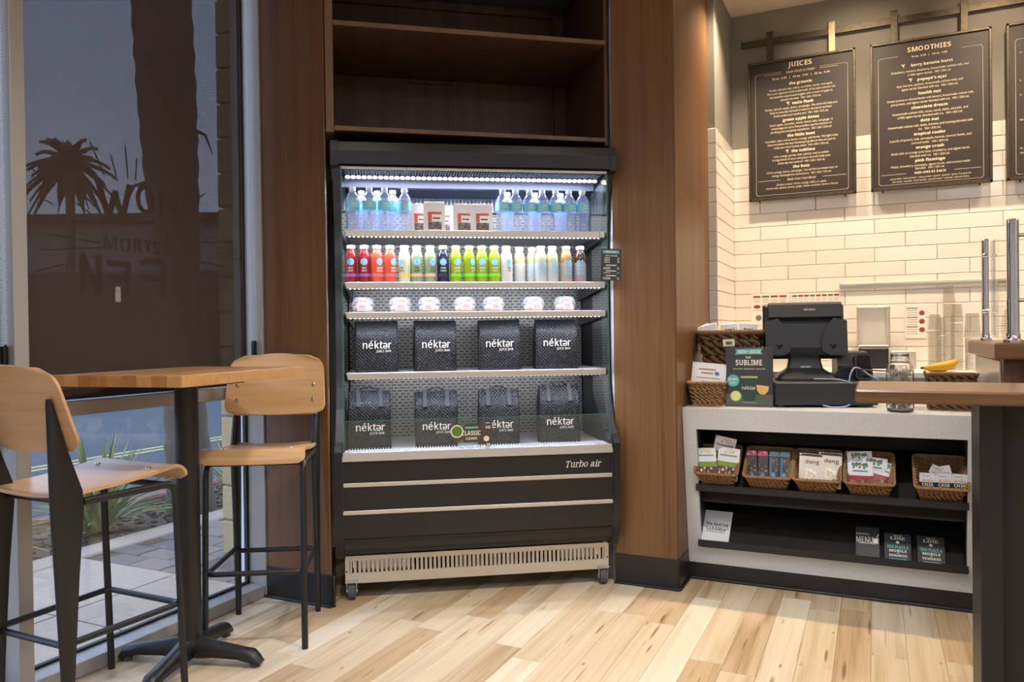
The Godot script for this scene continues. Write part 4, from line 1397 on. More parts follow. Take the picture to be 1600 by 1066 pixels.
func make_goods() -> void:
	mat("water_label", hx("80cbe0"), 0.45)
	mat("emblem_blue", hx("8fc4e4"), 0.45)
	var jc := {"beet red": "8a1a22", "coral": "e0563f", "pale lemonade": "cfd6b4", "clear green tinted": "8d9c78", "dark navy": "1b2338", "bright green": "8ea51e", "white": "cfcdc8", "cream": "b5ab80", "tan": "93794e", "dark brown": "3a2c26"}
	for k in jc:
		mat("juice_" + k, hx(jc[k]), 0.14, 0.0, {"clearcoat_enabled": true, "clearcoat": 0.6, "clearcoat_roughness": 0.05})
	mat("band_purple", hx("b058b8"), 0.5)
	mat("band_pink", hx("d8787c"), 0.5)
	mat("band_yellow", hx("f0d060"), 0.5)
	mat("band_peach", hx("e8c0a0"), 0.5)
	mat("band_green", hx("7fdc3c"), 0.5)
	mat("band_navy", hx("2a3450"), 0.5)
	# water bottles
	var proto: Node3D = null
	var put := func(x: float, z: float, label: String) -> void:
		if proto == null:
			proto = bottle_water()
			proto.position = F(x, 1.7055, z)
			proto.rotation_degrees.y = 33.85
			proto.set_meta("label", label)
		else:
			dup(proto, "water_bottle", label, F(x, 1.7055, z), 33.85 + rng.randf_range(-14, 14))
	var n := 0
	for x in [-0.572, -0.496, -0.425]:
		put.call(x, -0.10, "water bottle, %s in the front row at the left end of the top shelf" % ORD[n])
		n += 1
	n = 0
	for s in [[-0.536, -0.19], [-0.462, -0.19], [-0.388, -0.17], [-0.333, -0.12]]:
		put.call(s[0], s[1], "water bottle set further back in the left cluster on the top shelf, %s of four" % ORD[n])
		n += 1
	n = 0
	for x in [0.13, 0.193, 0.26, 0.323, 0.389, 0.454, 0.521]:
		put.call(x, -0.10, "water bottle, %s of the row of seven at the right of the top shelf" % ORD[n])
		n += 1
	n = 0
	for x in [0.165, 0.3, 0.43]:
		put.call(x, -0.18, "water bottle in the second row behind the right-hand seven, %s of three" % ORD[n])
		n += 1
	# snack pouches
	printed("pouch_print", print_tex(64, 96, hx("e9e9ec"), [[0.18, 0.3, 0.68, 0.35, hx("d8564a")], [0.18, 0.3, 0.68, 0.04, hx("c84238")], [0.36, 0.38, 0.5, 0.27, hx("f4f2ee")], [0.42, 0.49, 0.38, 0.06, hx("4a3c38")], [0.5, 0.5, 0.06, 0.05, hx("c83c30")], [0.18, 0.65, 0.68, 0.28, hx("6e625a")]], [[0.2, 0.66, 0.62, 0.24, 0.04, 60, [hx("4c3c34"), hx("8a7c70"), hx("2f2622"), hx("b0a498")]]], 3), 0.3)
	n = 0
	for s in [[-0.262, -0.12, "leftmost of five, partly behind its neighbour"], [-0.196, -0.09, "tallest, second from the left"], [-0.15, -0.16, "set back in the middle behind the others"], [-0.058, -0.10, "right of the middle"], [0.031, -0.10, "rightmost of five, beside the seven water bottles"]]:
		var o := thing("snack_pouch", "snack pouch with red label, " + s[2], "snack pouch", F(s[0], 1.7055, s[1]), 33.85 + [8.0, 3.0, 2.0, 5.0, -2.0][n], "snack pouches on the top fridge shelf")
		o.scale = Vector3.ONE * (0.96 if n != 1 else 1.0)
		var mb := Mb.new()
		pouch(mb, 0.094, 0.132, 0.045)
		part("pouch_body", mb, M.pouch_print, o)
		mb = Mb.new()
		mb.box(Vector3(0, 0.137, 0), Vector3(0.096, 0.012, 0.002), Basis(), 0.0008)
		mb.box(Vector3(-0.0485, 0.066, 0), Vector3(0.006, 0.132, 0.002))
		mb.box(Vector3(0.0485, 0.066, 0), Vector3(0.006, 0.132, 0.002))
		part("seal", mb, M.cap_white, o)
		n += 1
	# juice bottles
	var kinds := [["beet red", "band_purple", "letter_white", "BEET ROOT"], ["coral", "band_pink", "letter_white", "WATER MELON"], ["pale lemonade", "band_yellow", "letter_black", "PURE LEMON"], ["clear green tinted", "band_peach", "letter_black", "PURE WATER"], ["dark navy", "band_navy", "letter_white", "SUPER LEMON"], ["bright green", "band_green", "letter_white", "GREEN JUICE"], ["white", "", "letter_black", "MILK NUT"], ["cream", "", "", ""], ["tan", "", "", ""], ["dark brown", "", "", ""]]
	var proto_j := {}
	var xs := [-0.583, -0.522, -0.464, -0.404, -0.338, -0.28, -0.218, -0.158, -0.098, -0.035, 0.025, 0.085, 0.143, 0.212, 0.278, 0.31, 0.366, 0.434, 0.503]
	var ks := [0, 0, 1, 1, 2, 3, 3, 4, 5, 5, 5, 5, 6, 7, 7, 7, 7, 8, 9]
	var turn := [0, 0, 28, 38, -32, 0, 24, 0, 12, 40, 0, 0, 26, 180, 0, 0, 14, 10, -6]
	for i in xs.size():
		var kd: Array = kinds[ks[i]]
		var z := -0.088
		if i == 13:
			z = -0.13
		if i == 14:
			z = -0.15
		var label := "%s juice bottle with white cap on the second shelf, number %d from the left" % [kd[0], i + 1]
		var pos := "beside the left wall"
		if i > 0:
			pos = "right of the %s one" % (kinds[ks[i - 1]][0] if ks[i - 1] != ks[i] else "first " + kd[0])
		label = "%s juice bottle, %s from the left in the second shelf's row" % [kd[0], ["first", "second", "third", "fourth", "fifth", "sixth", "seventh", "eighth", "ninth", "tenth", "eleventh", "twelfth", "thirteenth", "fourteenth", "fifteenth", "sixteenth", "seventeenth", "eighteenth", "nineteenth"][i]]
		if i in [13, 14]:
			label += ", set back"
		var at := F(xs[i], 1.4675, z)
		if not proto_j.has(ks[i]):
			var w: PackedStringArray = kd[3].split(" ")
			var o := bottle_juice(M["juice_" + kd[0]], M[kd[1]] if kd[1] else null, M[kd[2]] if kd[2] else null, Array(w))
			if ks[i] >= 7:
				var mb := Mb.new()
				mb.lathe([Vector2(0.0288, 0.004), Vector2(0.029, 0.006), Vector2(0.029, 0.09), Vector2(0.0288, 0.094)], 20, false, false)
				part("frosted_sleeve", mb, mat("sleeve_%d" % i, hx(["b9b8b0", "a89c8c", "9a8c86"][ks[i] - 7]), 0.3), o)
				mb = Mb.new()
				var R := 0.0294
				for c in 5:
					var x := -0.016 + c * 0.008
					for seg in 4:
						var y := 0.042 + seg * 0.018
						mb.xf = Transform3D(Basis(Vector3.UP, x / R), Vector3.ZERO)
						mb.box(Vector3(0, y + (0.004 if c % 2 else 0.0), R), Vector3(0.0045, 0.014, 0.0006))
				part("lettering", mb, M.emblem_blue, o, "tall light blue lettering")
			o.position = at
			o.rotation_degrees.y = 33.85 + turn[i]
			o.set_meta("label", label)
			proto_j[ks[i]] = o
		else:
			dup(proto_j[ks[i]], "juice_bottle", label, at, 33.85 + turn[i])
	# clamshell boxes
	printed("fruit_label", print_tex(32, 48, hx("d8cdc8"), [[0.1, 0.1, 0.8, 0.12, hx("b86a60")], [0.15, 0.3, 0.7, 0.1, hx("8a3a32")], [0.15, 0.45, 0.7, 0.08, hx("8a4a42")], [0.0, 0.72, 1.0, 0.28, hx("b85848")]]), 0.5)
	mat("fruit", hx("b89880"), 0.5)
	var cl: Node3D = null
	for i in 7:
		var x: float = [-0.532, -0.361, -0.225, -0.056, 0.081, 0.275, 0.429][i]
		var label := "clear domed snack tub, %s of seven on the low third shelf" % ORD[i]
		if cl == null:
			cl = thing("snack_tub", label, "food tub", F(x, 1.3315, -0.11), 33.85, "clear tubs on the third fridge shelf")
			var mb := Mb.new()
			mb.lathe([Vector2(0.04, 0.0), Vector2(0.047, 0.004), Vector2(0.053, 0.03), Vector2(0.057, 0.032), Vector2(0.057, 0.036)], 20, true, false)
			part("base", mb, M.clamshell, cl)
			mb = Mb.new()
			mb.lathe([Vector2(0.057, 0.036), Vector2(0.054, 0.037), Vector2(0.05, 0.052), Vector2(0.043, 0.064), Vector2(0.03, 0.07), Vector2(0.001, 0.071)], 20, false, true)
			part("dome_lid", mb, M.clamshell, cl)
			mb = Mb.new()
			mb.lathe([Vector2(0.03, 0.003), Vector2(0.042, 0.006), Vector2(0.046, 0.026), Vector2(0.03, 0.034), Vector2(0.001, 0.037)], 14)
			part("filling", mb, M.fruit, cl)
			mb = Mb.new()
			var g := []
			for r in 5:
				var row := PackedVector3Array()
				for c in 5:
					var w := (c - 2) * 0.21
					var t := r / 4.0
					var rad := lerpf(0.0485, 0.0585, t)
					row.append(Vector3(sin(w) * rad, lerpf(0.058, 0.006, t), cos(w) * rad))
				g.append(row)
			mb.sheet(g, 0.0006)
			part("paper_label", mb, M.fruit_label, cl)
		else:
			dup(cl, "snack_tub", label, F(x, 1.3315, -0.11), 33.85 + [0, 4, -6, 5, 8, 10, 6][i])
	# insulated bags
	var spots := [[-0.474, 1.0535, 0.204, 0.238], [-0.1975, 1.0535, 0.201, 0.238], [0.111, 1.0535, 0.202, 0.238], [0.391, 1.0535, 0.21, 0.238], [-0.511, 0.6925, 0.20, 0.27], [-0.196, 0.6925, 0.203, 0.26], [0.104, 0.6925, 0.197, 0.26], [0.401, 0.6925, 0.202, 0.275]]
	for i in 8:
		var s: Array = spots[i]
		var up: bool = i < 4
		var o := thing("insulated_bag", "black quilted cooler bag with white lettering, %s of four on the %s" % [ORD[i % 4], "fourth shelf" if up else "fridge floor"], "cooler bag", F(s[0], s[1], -0.16 if up else -0.16), 33.85 + [3, 1, -4, -5, 4, -2, -3, -4][i], "black cooler bags in the fridge")
		cooler_bag(o, s[2], s[3], 0.14, not up, i)

func pouch(mb: Mb, w: float, h: float, t: float, flat_bottom := true) -> void:   # a filled pouch standing on y = 0, print on the front
	for s in [1.0, -1.0]:
		var g := []
		for r in 11:
			var v := r / 10.0
			var row := PackedVector3Array()
			for c in 9:
				var u := c / 8.0 * 2.0 - 1.0
				var bulge := (1.0 - u * u * u * u) * (pow(1.0 - v, 0.6) if flat_bottom else sqrt(maxf(0.0, sin(PI * v))))
				row.append(Vector3(u * w / 2.0, v * h, s * (bulge * t / 2.0 + 0.0006)))
			g.append(row)
		for r in 10:
			for c in 8:
				var q := []
				for o in [[0, 0], [0, 1], [1, 1], [1, 0]]:
					var p: Vector3 = g[r + o[0]][c + o[1]]
					var n := Vector3(p.x * 2.0 * absf(p.x) / w * 1.5, 0.15, s * 0.9).normalized()
					q.append([p, n, Vector2((c + o[1]) / 8.0, 1.0 - (r + o[0]) / 10.0)])
				mb.t3(q[0][0], q[1][0], q[2][0], q[0][1], q[1][1], q[2][1], q[0][2], q[1][2], q[2][2])
				mb.t3(q[0][0], q[2][0], q[3][0], q[0][1], q[2][1], q[3][1], q[0][2], q[2][2], q[3][2])

func cooler_bag(o: Node3D, w: float, h: float, d: float, handles: bool, k: int) -> void:
	var g := RandomNumberGenerator.new()
	g.seed = 300 + k
	var nz := FastNoiseLite.new()
	nz.seed = 40 + k
	nz.frequency = 9.0
	# body: lofted rectangle, front leaning back to a ridge like a folded flap
	var rings := []
	for i in 15:
		var t := i / 14.0
		var y := h * t
		var dep := d * (1.0 - 0.10 * t) if t < 0.72 else d * lerpf(0.93, 0.12, pow((t - 0.72) / 0.28, 1.15))
		var wid := w * (1.0 - 0.02 * t)
		var ring := PackedVector3Array()
		for p in rrect(wid, dep, minf(0.012, dep * 0.4), 3):
			var b := nz.get_noise_3d(p.x * 0.9, y * 0.9, p.y * 0.9) * 0.009
			ring.append(Vector3(p.x + b * 0.6, y + (b * 0.5 if i > 0 else 0.0), p.y + (d - dep) * 0.12 * 0.0 + b))
		rings.append(ring)
	var mb := Mb.new()
	mb.loft(rings)
	part("bag_body", mb, M.quilted, o)
	mb = Mb.new()
	var zf := d / 2.0 * 0.97
	mb.cyl(Vector3(-w / 2 + 0.004, 0.006, zf), Vector3(-w / 2 + 0.006, h * 0.7, zf - 0.004), 0.003, 6)
	mb.cyl(Vector3(w / 2 - 0.004, 0.006, zf), Vector3(w / 2 - 0.006, h * 0.7, zf - 0.004), 0.003, 6)
	mb.cyl(Vector3(-w / 2 + 0.004, 0.005, zf), Vector3(w / 2 - 0.004, 0.005, zf), 0.003, 6)
	part("piping", mb, M.webbing, o)
	mb = Mb.new()
	var ty := h * (0.53 if not handles else 0.39)
	var z := d / 2.0 * (1.0 - 0.1 * ty / h) + 0.005
	var lean := Basis(Vector3.RIGHT, -0.03)
	mb.logo(0.0345, Vector3(0, ty, z), lean)
	mb.text("JUICE BAR", 0.0105, Vector3(0.032, ty - 0.029, z), false, 1, lean)
	part("lettering", mb, M.letter_white, o)
	if handles:
		for s in [-1, 1]:
			mb = Mb.new()
			var x: float = s * w * 0.26
			mb.box(Vector3(x, h * 0.85, d * 0.30 + 0.004), Vector3(0.02, 0.075, 0.003), Basis(Vector3.RIGHT, -0.63), 0.001)
			mb.box(Vector3(x, h * 0.985, d * 0.10), Vector3(0.02, 0.03, 0.003), Basis(Vector3.RIGHT, -0.5), 0.001)
			part("strap_anchor", mb, M.webbing, o)
		mb = Mb.new()
		var tubes := []
		for i in 15:
			var t := i / 14.0
			var c := Vector3(lerpf(-w * 0.26, w * 0.26, t), h * 0.985 + sin(PI * t) * 0.022 * g.randf_range(0.8, 1.1), 0.004 + sin(PI * t) * 0.03 - 0.02)
			tubes.append(PackedVector3Array([c + Vector3(0, 0.0, -0.009), c + Vector3(0, 0.004, 0.009)]))
		mb.sheet(tubes, 0.003)
		part("carry_strap", mb, M.webbing, o)

func make_seating() -> void:
	# table
	var at := P(-2.335, 2.085)
	var o := thing("bar_table", "tall bistro table with butcher block top on a black cross base", "bar table", at, 0.0)
	var t := Transform3D(Basis(Vector3.UP, deg_to_rad(8.1)), P(-2.352, 2.11))
	for i in 9:
		var mb := into(o)
		mb.xf = mb.xf * t
		mb.box(Vector3(-0.2445 + i * 0.0611, 1.08, 0), Vector3(0.0609, 0.039, 0.713), Basis(), 0.0012)
		part("stave", mb, M["stave_%d" % ([0, 2, 1, 3, 0, 1, 2, 3, 2][i])], o)
	var mb := into(o)
	mb.xf = mb.xf * Transform3D(Basis(Vector3.UP, deg_to_rad(17.0)), at)
	mb.lathe([Vector2(0.042, 0.07), Vector2(0.042, 1.045)], 24)
	part("column", mb, M.black_steel, o)
	mb = into(o)
	mb.xf = mb.xf * Transform3D(Basis(Vector3.UP, deg_to_rad(8.1)), at)
	mb.box(Vector3(0, 1.053, 0), Vector3(0.3, 0.012, 0.3), Basis(), 0.003)
	part("top_plate", mb, M.black_steel, o)
	for i in 4:
		mb = into(o)
		mb.xf = mb.xf * Transform3D(Basis(Vector3.UP, deg_to_rad(17.0 + 90.0 * i)), at)
		var rings := []
		for s in [[0.0, 0.026, 0.03, 0.10], [0.05, 0.028, 0.03, 0.095], [0.1, 0.024, 0.032, 0.083], [0.2, 0.025, 0.03, 0.066], [0.25, 0.028, 0.02, 0.058], [0.27, 0.026, 0.014, 0.04], [0.285, 0.02, 0.014, 0.022]]:
			rings.append(PackedVector3Array([Vector3(s[0], s[2], -s[1]), Vector3(s[0], (s[2] + s[3]) / 2, -s[1] * 1.05), Vector3(s[0], s[3], -s[1] * 0.75), Vector3(s[0], s[3] + 0.004, 0), Vector3(s[0], s[3], s[1] * 0.75), Vector3(s[0], (s[2] + s[3]) / 2, s[1] * 1.05), Vector3(s[0], s[2], s[1])]))
		mb.loft(rings)
		part("foot", mb, M.black_steel, o)
		mb = into(o)
		mb.xf = mb.xf * Transform3D(Basis(Vector3.UP, deg_to_rad(17.0 + 90.0 * i)), at)
		mb.cyl(Vector3(0.258, 0.0, 0), Vector3(0.258, 0.02, 0), 0.018, 14)
		part("glide", mb, M.rubber, o)
	# stools
	var s := thing("bar_stool", "oak and black steel bar stool in the foreground seen from behind", "bar stool", P(-2.378, 1.713), 179.5)
	make_stool(s)
	dup(s, "bar_stool", "oak and black steel bar stool facing the viewer beside the wood pier", P(-2.296, 2.453), 30.0)

func make_stool(o: Node3D) -> void:
	var sy := 0.752
	# seat: profile along z, rolled front lip, slight dish
	var g := []
	for i in 25:
		var v := i / 24.0
		var z := 0.0
		var y := 0.0
		if v < 0.72:
			z = lerpf(-0.215, 0.185, v / 0.72)
			y = sy + 0.030 * v / 0.72 + 0.008 * pow(absf(v / 0.72 - 0.5), 2.0) * 4.0 - 0.008
		else:
			var w := (v - 0.72) / 0.28 * 1.6
			z = 0.185 + 0.044 * sin(w)
			y = sy + 0.030 - 0.050 * (1.0 - cos(w))
		var hw := lerpf(0.178, 0.205, v)
		if v < 0.06:
			hw -= 0.03 * (1.0 - sqrt(1.0 - pow(1.0 - v / 0.06, 2.0)))
		if v > 0.9:
			hw -= 0.03 * (1.0 - sqrt(1.0 - pow((v - 0.9) / 0.1, 2.0)))
		var row := PackedVector3Array()
		for j in 15:
			var u := j / 14.0 * 2.0 - 1.0
			row.append(Vector3(u * hw, y - 0.008 * (1.0 - u * u) * (1.0 if v < 0.6 else 0.3), z))
		g.append(row)
	var mb := Mb.new()
	mb.sheet(g, 0.011)
	var seat := part("seat", mb, M.oak_ply, o)
	mb = Mb.new()
	for x in [-0.13, 0.13]:
		mb.xf.origin = Vector3(x, sy + 0.0275, 0.13)
		mb.lathe([Vector2(0.009, -0.006), Vector2(0.009, 0.0008), Vector2(0.006, 0.0025), Vector2(0.001, 0.003)], 12)
	part("seat_bolt", mb, M.bolt, seat)
	# backrest
	g = []
	for i in 17:
		var v := i / 16.0
		var y := lerpf(0.885, 1.135, v)
		var hw := lerpf(0.219, 0.203, v)
		var r := 0.045 if v < 0.5 else 0.06
		var e := minf(v, 1.0 - v) * 0.25
		if e < r:
			hw -= r - sqrt(maxf(0.0, r * r - (r - e) * (r - e)))
		var row := PackedVector3Array()
		for j in 17:
			var u := j / 16.0 * 2.0 - 1.0
			var crown := 0.012 * (1.0 - u * u) * (v if v > 0.5 else -(1.0 - v) * 0.6)
			row.append(Vector3(u * hw, y + crown, -0.171 - 0.078 * v - 0.03 * (1.0 - u * u)))
		g.append(row)
	mb = Mb.new()
	mb.sheet(g, 0.011)
	var back := part("backrest", mb, M.oak_ply, o)
	mb = Mb.new()
	for x in [-0.165, 0.165]:
		for y in [0.945, 1.01]:
			mb.xf = Transform3D(Basis(Vector3.RIGHT, PI / 2), Vector3(x, y, -0.179 - 0.078 * (y - 0.885) / 0.25))
			mb.lathe([Vector2(0.009, 0.0), Vector2(0.009, 0.007), Vector2(0.006, 0.0095), Vector2(0.001, 0.010)], 12)
	part("backrest_bolt", mb, M.bolt, back)
	# rear blade legs: folded sheet, widest at the seat
	var zb := Basis(Vector3(0, 0, 1), Vector3(0, 1, 0), Vector3(-1, 0, 0))
	for s in [-1, 1]:
		mb = Mb.new()
		var prof := [[0.0, -0.212, -0.186], [0.25, -0.222, -0.172], [0.5, -0.234, -0.156], [0.7, -0.244, -0.138], [0.76, -0.246, -0.142], [0.9, -0.249, -0.192], [1.03, -0.252, -0.230], [1.045, -0.250, -0.236]]
		var rings := []
		for p in prof:
			var m: float = (p[1] + p[2]) / 2.0
			var th := 0.011
			rings.append(PackedVector3Array([Vector3(-th, p[0], p[1] + 0.006), Vector3(0, p[0], p[1]), Vector3(th, p[0], p[1] + 0.006), Vector3(th, p[0], m), Vector3(th, p[0], p[2] - 0.006), Vector3(0, p[0], p[2]), Vector3(-th, p[0], p[2] - 0.006), Vector3(-th, p[0], m)]))
		mb.xf.origin = Vector3(s * 0.172, 0, 0)
		mb.loft(rings)
		part("leg", mb, M.black_steel, o, "wide tapering blade leg of black sheet steel")
		mb = Mb.new()
		mb.tube(fillet([Vector3(s * 0.172, 0.722, -0.14), Vector3(s * 0.186, 0.722, 0.19), Vector3(s * 0.19, 0.0, 0.215)], 0.045), 0.0125, 10)
		part("leg", mb, M.black_steel, o)
	mb = Mb.new()
	mb.cyl(Vector3(-0.186, 0.722, 0.15), Vector3(0.186, 0.722, 0.15), 0.011, 10)
	mb.cyl(Vector3(-0.172, 0.722, -0.16), Vector3(0.172, 0.722, -0.16), 0.011, 10)
	part("seat_frame", mb, M.black_steel, o)
	mb = Mb.new()
	mb.tube(fillet([Vector3(-0.172, 0.30, -0.19), Vector3(-0.186, 0.30, 0.205), Vector3(0.186, 0.30, 0.205), Vector3(0.172, 0.30, -0.19)], 0.035), 0.0105, 10)
	mb.cyl(Vector3(-0.172, 0.285, -0.185), Vector3(0.172, 0.285, -0.185), 0.0105, 10)
	part("footrest", mb, M.black_steel, o)

func make_boards() -> void:
	var wb := 5.0
	var o := thing("menu_rail", "raw steel wall rail that the menu boards hang from", "wall rail", P(0.0, 5.02, 3.017))
	var mb := into(o)
	mb.box(P(0.36, 5.012, 3.0175), Vector3(2.2, 0.038, 0.01), Basis(), 0.001)
	part("flat_bar", mb, M.raw_steel, o)
	mb = into(o)
	for x in [-0.55, 0.2, 0.95]:
		mb.cyl(P(x, 5.035, 3.0175), P(x, 5.012, 3.0175), 0.008, 8)
	part("standoff", mb, M.raw_steel, o)
	var menus := [
		["juice menu board headed JUICES, leftmost on the rail", -0.693, -0.083, [["JUICES", 0.047, 0.034, 1], ["Made fresh to Order", 0.098, 0.018, 3], ["16 oz.  5.95   |   24 oz.  7.95   |   32 oz.  9.95", 0.135, 0.0135, 1],
			["the greenie", 0.18, 0.019, 1], ["Parsley, spinach, kale, celery, cucumber, lemon, and apple.", 0.216, 0.0115, 0], ["This is our signature drink loaded with all the best nutrient rich", 0.241, 0.0115, 0], ["and appetite-suppressant veggies with a touch of apple to", 0.266, 0.0115, 0], ["sweeten the deal.  180 / 260 / 350 cal.", 0.291, 0.0115, 0],
			["Y toxin flush", 0.322, 0.019, 1], ["Parsley, spinach, apple, lemon, and ginger. This drink will help your", 0.353, 0.0115, 0], ["body to naturally rid itself of toxins in the blood and liver.", 0.378, 0.0115, 0], ["It will soothe your tummy too!  180 / 260 / 350 cal.", 0.403, 0.0115, 0],
			["green apple detox", 0.436, 0.019, 1], ["Green apple, cucumber, lemon, fennel, kale, and ginger. A", 0.467, 0.0115, 0], ["refreshingly tart juice that provides a perfect balance of", 0.492, 0.0115, 0], ["purifying and energizing ingredients.  180 / 260 / 350 cal.", 0.517, 0.0115, 0],
			["the little beet", 0.55, 0.019, 1], ["Cucumber, beet, carrot, lemon, orange, and fennel. This light citrus", 0.581, 0.0115, 0], ["blend combines the best cleansing ingredients that are sure to", 0.606, 0.0115, 0], ["make your inner beauty shine!  180 / 260 / 350 cal.", 0.631, 0.0115, 0],
			["Y the sublime", 0.662, 0.019, 1], ["Lime, orange, parsley, kale, spinach, and cucumber.", 0.693, 0.0115, 0], ["A zingy blend of citrus and greens that will make your", 0.718, 0.0115, 0], ["whole day feel sublime!  180 / 260 / 350 cal.", 0.743, 0.0115, 0],
			["the buzz", 0.774, 0.019, 1], ["Carrot, orange, lemon, and ginger. You will feel an instant buzz of", 0.805, 0.0115, 0], ["energy and brightness around you.  180 / 260 / 350 cal.", 0.83, 0.0115, 0],
			["Make Your Own Blend", 0.862, 0.016, 3], ["Choose a base: carrot, orange, celery or apple.", 0.895, 0.0115, 0], ["Choose: kale, spinach, parsley, ginger, lemon, cucumber, beets or fennel.", 0.918, 0.0105, 0]], [0.09, 0.862]],
		["smoothie menu board headed SMOOTHIES, middle of the rail", -0.005, 0.603, [["SMOOTHIES", 0.07, 0.036, 1], ["16 oz.  5.95   |   24 oz.  7.95", 0.118, 0.0135, 1],
			["Y berry banana burst", 0.175, 0.021, 1], ["Strawberry, banana, blueberry, housemade cashew milk, and", 0.213, 0.0118, 0], ["a little agave nectar.  180 / 260 cal.", 0.238, 0.0118, 0],
			["Y popeye's açai", 0.275, 0.021, 1], ["Açai, banana, spinach, housemade cashew milk, and", 0.308, 0.0118, 0], ["agave nectar blended with ice.  180 / 260 cal.", 0.333, 0.0118, 0],
			["health nut", 0.368, 0.021, 1], ["Choose peanut or almond butter with banana, housemade cashew milk,", 0.402, 0.0112, 0], ["pea protein, and agave nectar blended with ice.  180 / 260 cal.", 0.427, 0.0118, 0],
			["chocolate dream", 0.46, 0.021, 1], ["Housemade cashew milk, cacao, carob, dates, avocado, and", 0.494, 0.0118, 0], ["a little agave nectar blended with ice.  180 / 260 cal.", 0.519, 0.0118, 0],
			["date nut", 0.55, 0.021, 1], ["Housemade cashew milk, dates, banana, and nutmeg blended with", 0.582, 0.0118, 0], ["ice.  180 / 260 cal.", 0.607, 0.0118, 0],
			["tropical cooler", 0.638, 0.021, 1], ["A purée of spinach, kale, pineapple, banana, coconut butter, and", 0.672, 0.0118, 0], ["coconut water.  180 / 260 cal.", 0.697, 0.0118, 0],
			["orange crush", 0.728, 0.021, 1], ["Made with an orange juice base, strawberry, and agave nectar", 0.76, 0.0118, 0], ["blended with ice.  180 / 260 cal.", 0.785, 0.0118, 0],
			["pink flamingo", 0.815, 0.021, 1], ["Pitaya, strawberry, pineapple, agave nectar, and coconut water", 0.847, 0.0118, 0], ["blended.  180 / 260 cal.", 0.868, 0.0118, 0],
			["ADD-ONS $1 EACH", 0.897, 0.017, 1], ["pea protein • hemp protein • whey protein • greens • granola • gluten free granola", 0.927, 0.0092, 0], ["chia seeds • avocado • fresh berries • peanut butter • cashews • almond butter", 0.947, 0.0092, 0]], [0.105, 0.897]],
		["third menu board cut off by the right edge of the photo", 0.67, 1.28, [], [0.105, -1.0]]]
	for k in 3:
		var s: Array = menus[k]
		var w: float = s[2] - s[1]
		var h := 0.855
		o = thing("menu_board", "black steel framed " + s[0], "menu board", P((s[1] + s[2]) / 2.0, 4.985, 2.03))
		mb = Mb.new()
		mb.box(Vector3(0, h / 2, 0), Vector3(w - 0.02, h - 0.02, 0.014), Basis(), 0.001)
		part("panel", mb, M.board_black, o)
		mb = Mb.new()
		for x in [-w / 2 + 0.007, w / 2 - 0.007]:
			mb.box(Vector3(x, h / 2, 0.004), Vector3(0.014, h, 0.03), Basis(), 0.002)
		for y in [0.007, h - 0.007]:
			mb.box(Vector3(0, y, 0.004), Vector3(w, 0.014, 0.03), Basis(), 0.002)
		part("frame", mb, M.raw_steel, o)
		mb = Mb.new()
		for x in [-w * 0.4, w * 0.4]:
			mb.cyl(Vector3(x, -0.012, 0), Vector3(x, 0.002, 0), 0.004, 8)
		part("bottom_pin", mb, M.black_steel, o)
		for x in [-0.29, 0.29]:
			mb = Mb.new()
			var xx: float = x * w
			mb.box(Vector3(xx, h + 0.09, -0.012), Vector3(0.036, 0.19, 0.006), Basis(), 0.001)
			mb.box(Vector3(xx, h + 0.183, -0.02), Vector3(0.036, 0.006, 0.03), Basis(), 0.001)
			var pale: bool = (k == 0 and x > 0) or (k == 2 and x < 0)
			part("hanger_strap", mb, M.raw_steel_pale if pale else M.raw_steel, o, "paler bare steel strap" if pale else "")
		mb = Mb.new()
		var z := 0.0078
		var y0: float = h * (1.0 - s[4][0])
		var y1 := h * 0.035
		var xw := w * 0.43
		for x in [-xw, xw]:
			mb.box(Vector3(x, (y0 + y1) / 2.0, z), Vector3(0.0013, y0 - y1 - 0.03, 0.0004))
		mb.box(Vector3(0, y1, z), Vector3(xw * 2 - 0.03, 0.0013, 0.0004))
		var half := 0.11 if k == 0 else 0.16
		for sx in [-1, 1]:
			mb.box(Vector3(sx * (half + xw - 0.015) / 2.0, y0, z), Vector3(xw - 0.015 - half, 0.0013, 0.0004))
			for sy in [[y0, -1], [y1, 1]]:
				var c := Vector2(sx * (xw - 0.015), sy[0] + sy[1] * 0.015)
				for i in 4:
					var a := PI / 8 * i
					var b := PI / 8 * (i + 1)
					var p := Vector3(c.x + sx * 0.015 * sin((a + b) / 2), c.y - sy[1] * 0.015 * cos((a + b) / 2), z)
					mb.box(p, Vector3(0.0066, 0.0018, 0.0004), Basis(Vector3.BACK, (a + b) / 2 * sx * sy[1]))
			if s[4][1] > 0:
				mb.box(Vector3(sx * 0.185, h * (1.0 - s[4][1]), z), Vector3(0.13, 0.0016, 0.0004))
		if k == 0:
			for sx in [-1, 1]:
				mb.box(Vector3(sx * 0.16, h * 0.898, z), Vector3(0.1, 0.0016, 0.0004))
		part("rule_line", mb, M.letter_cream, o)
		mb = Mb.new()
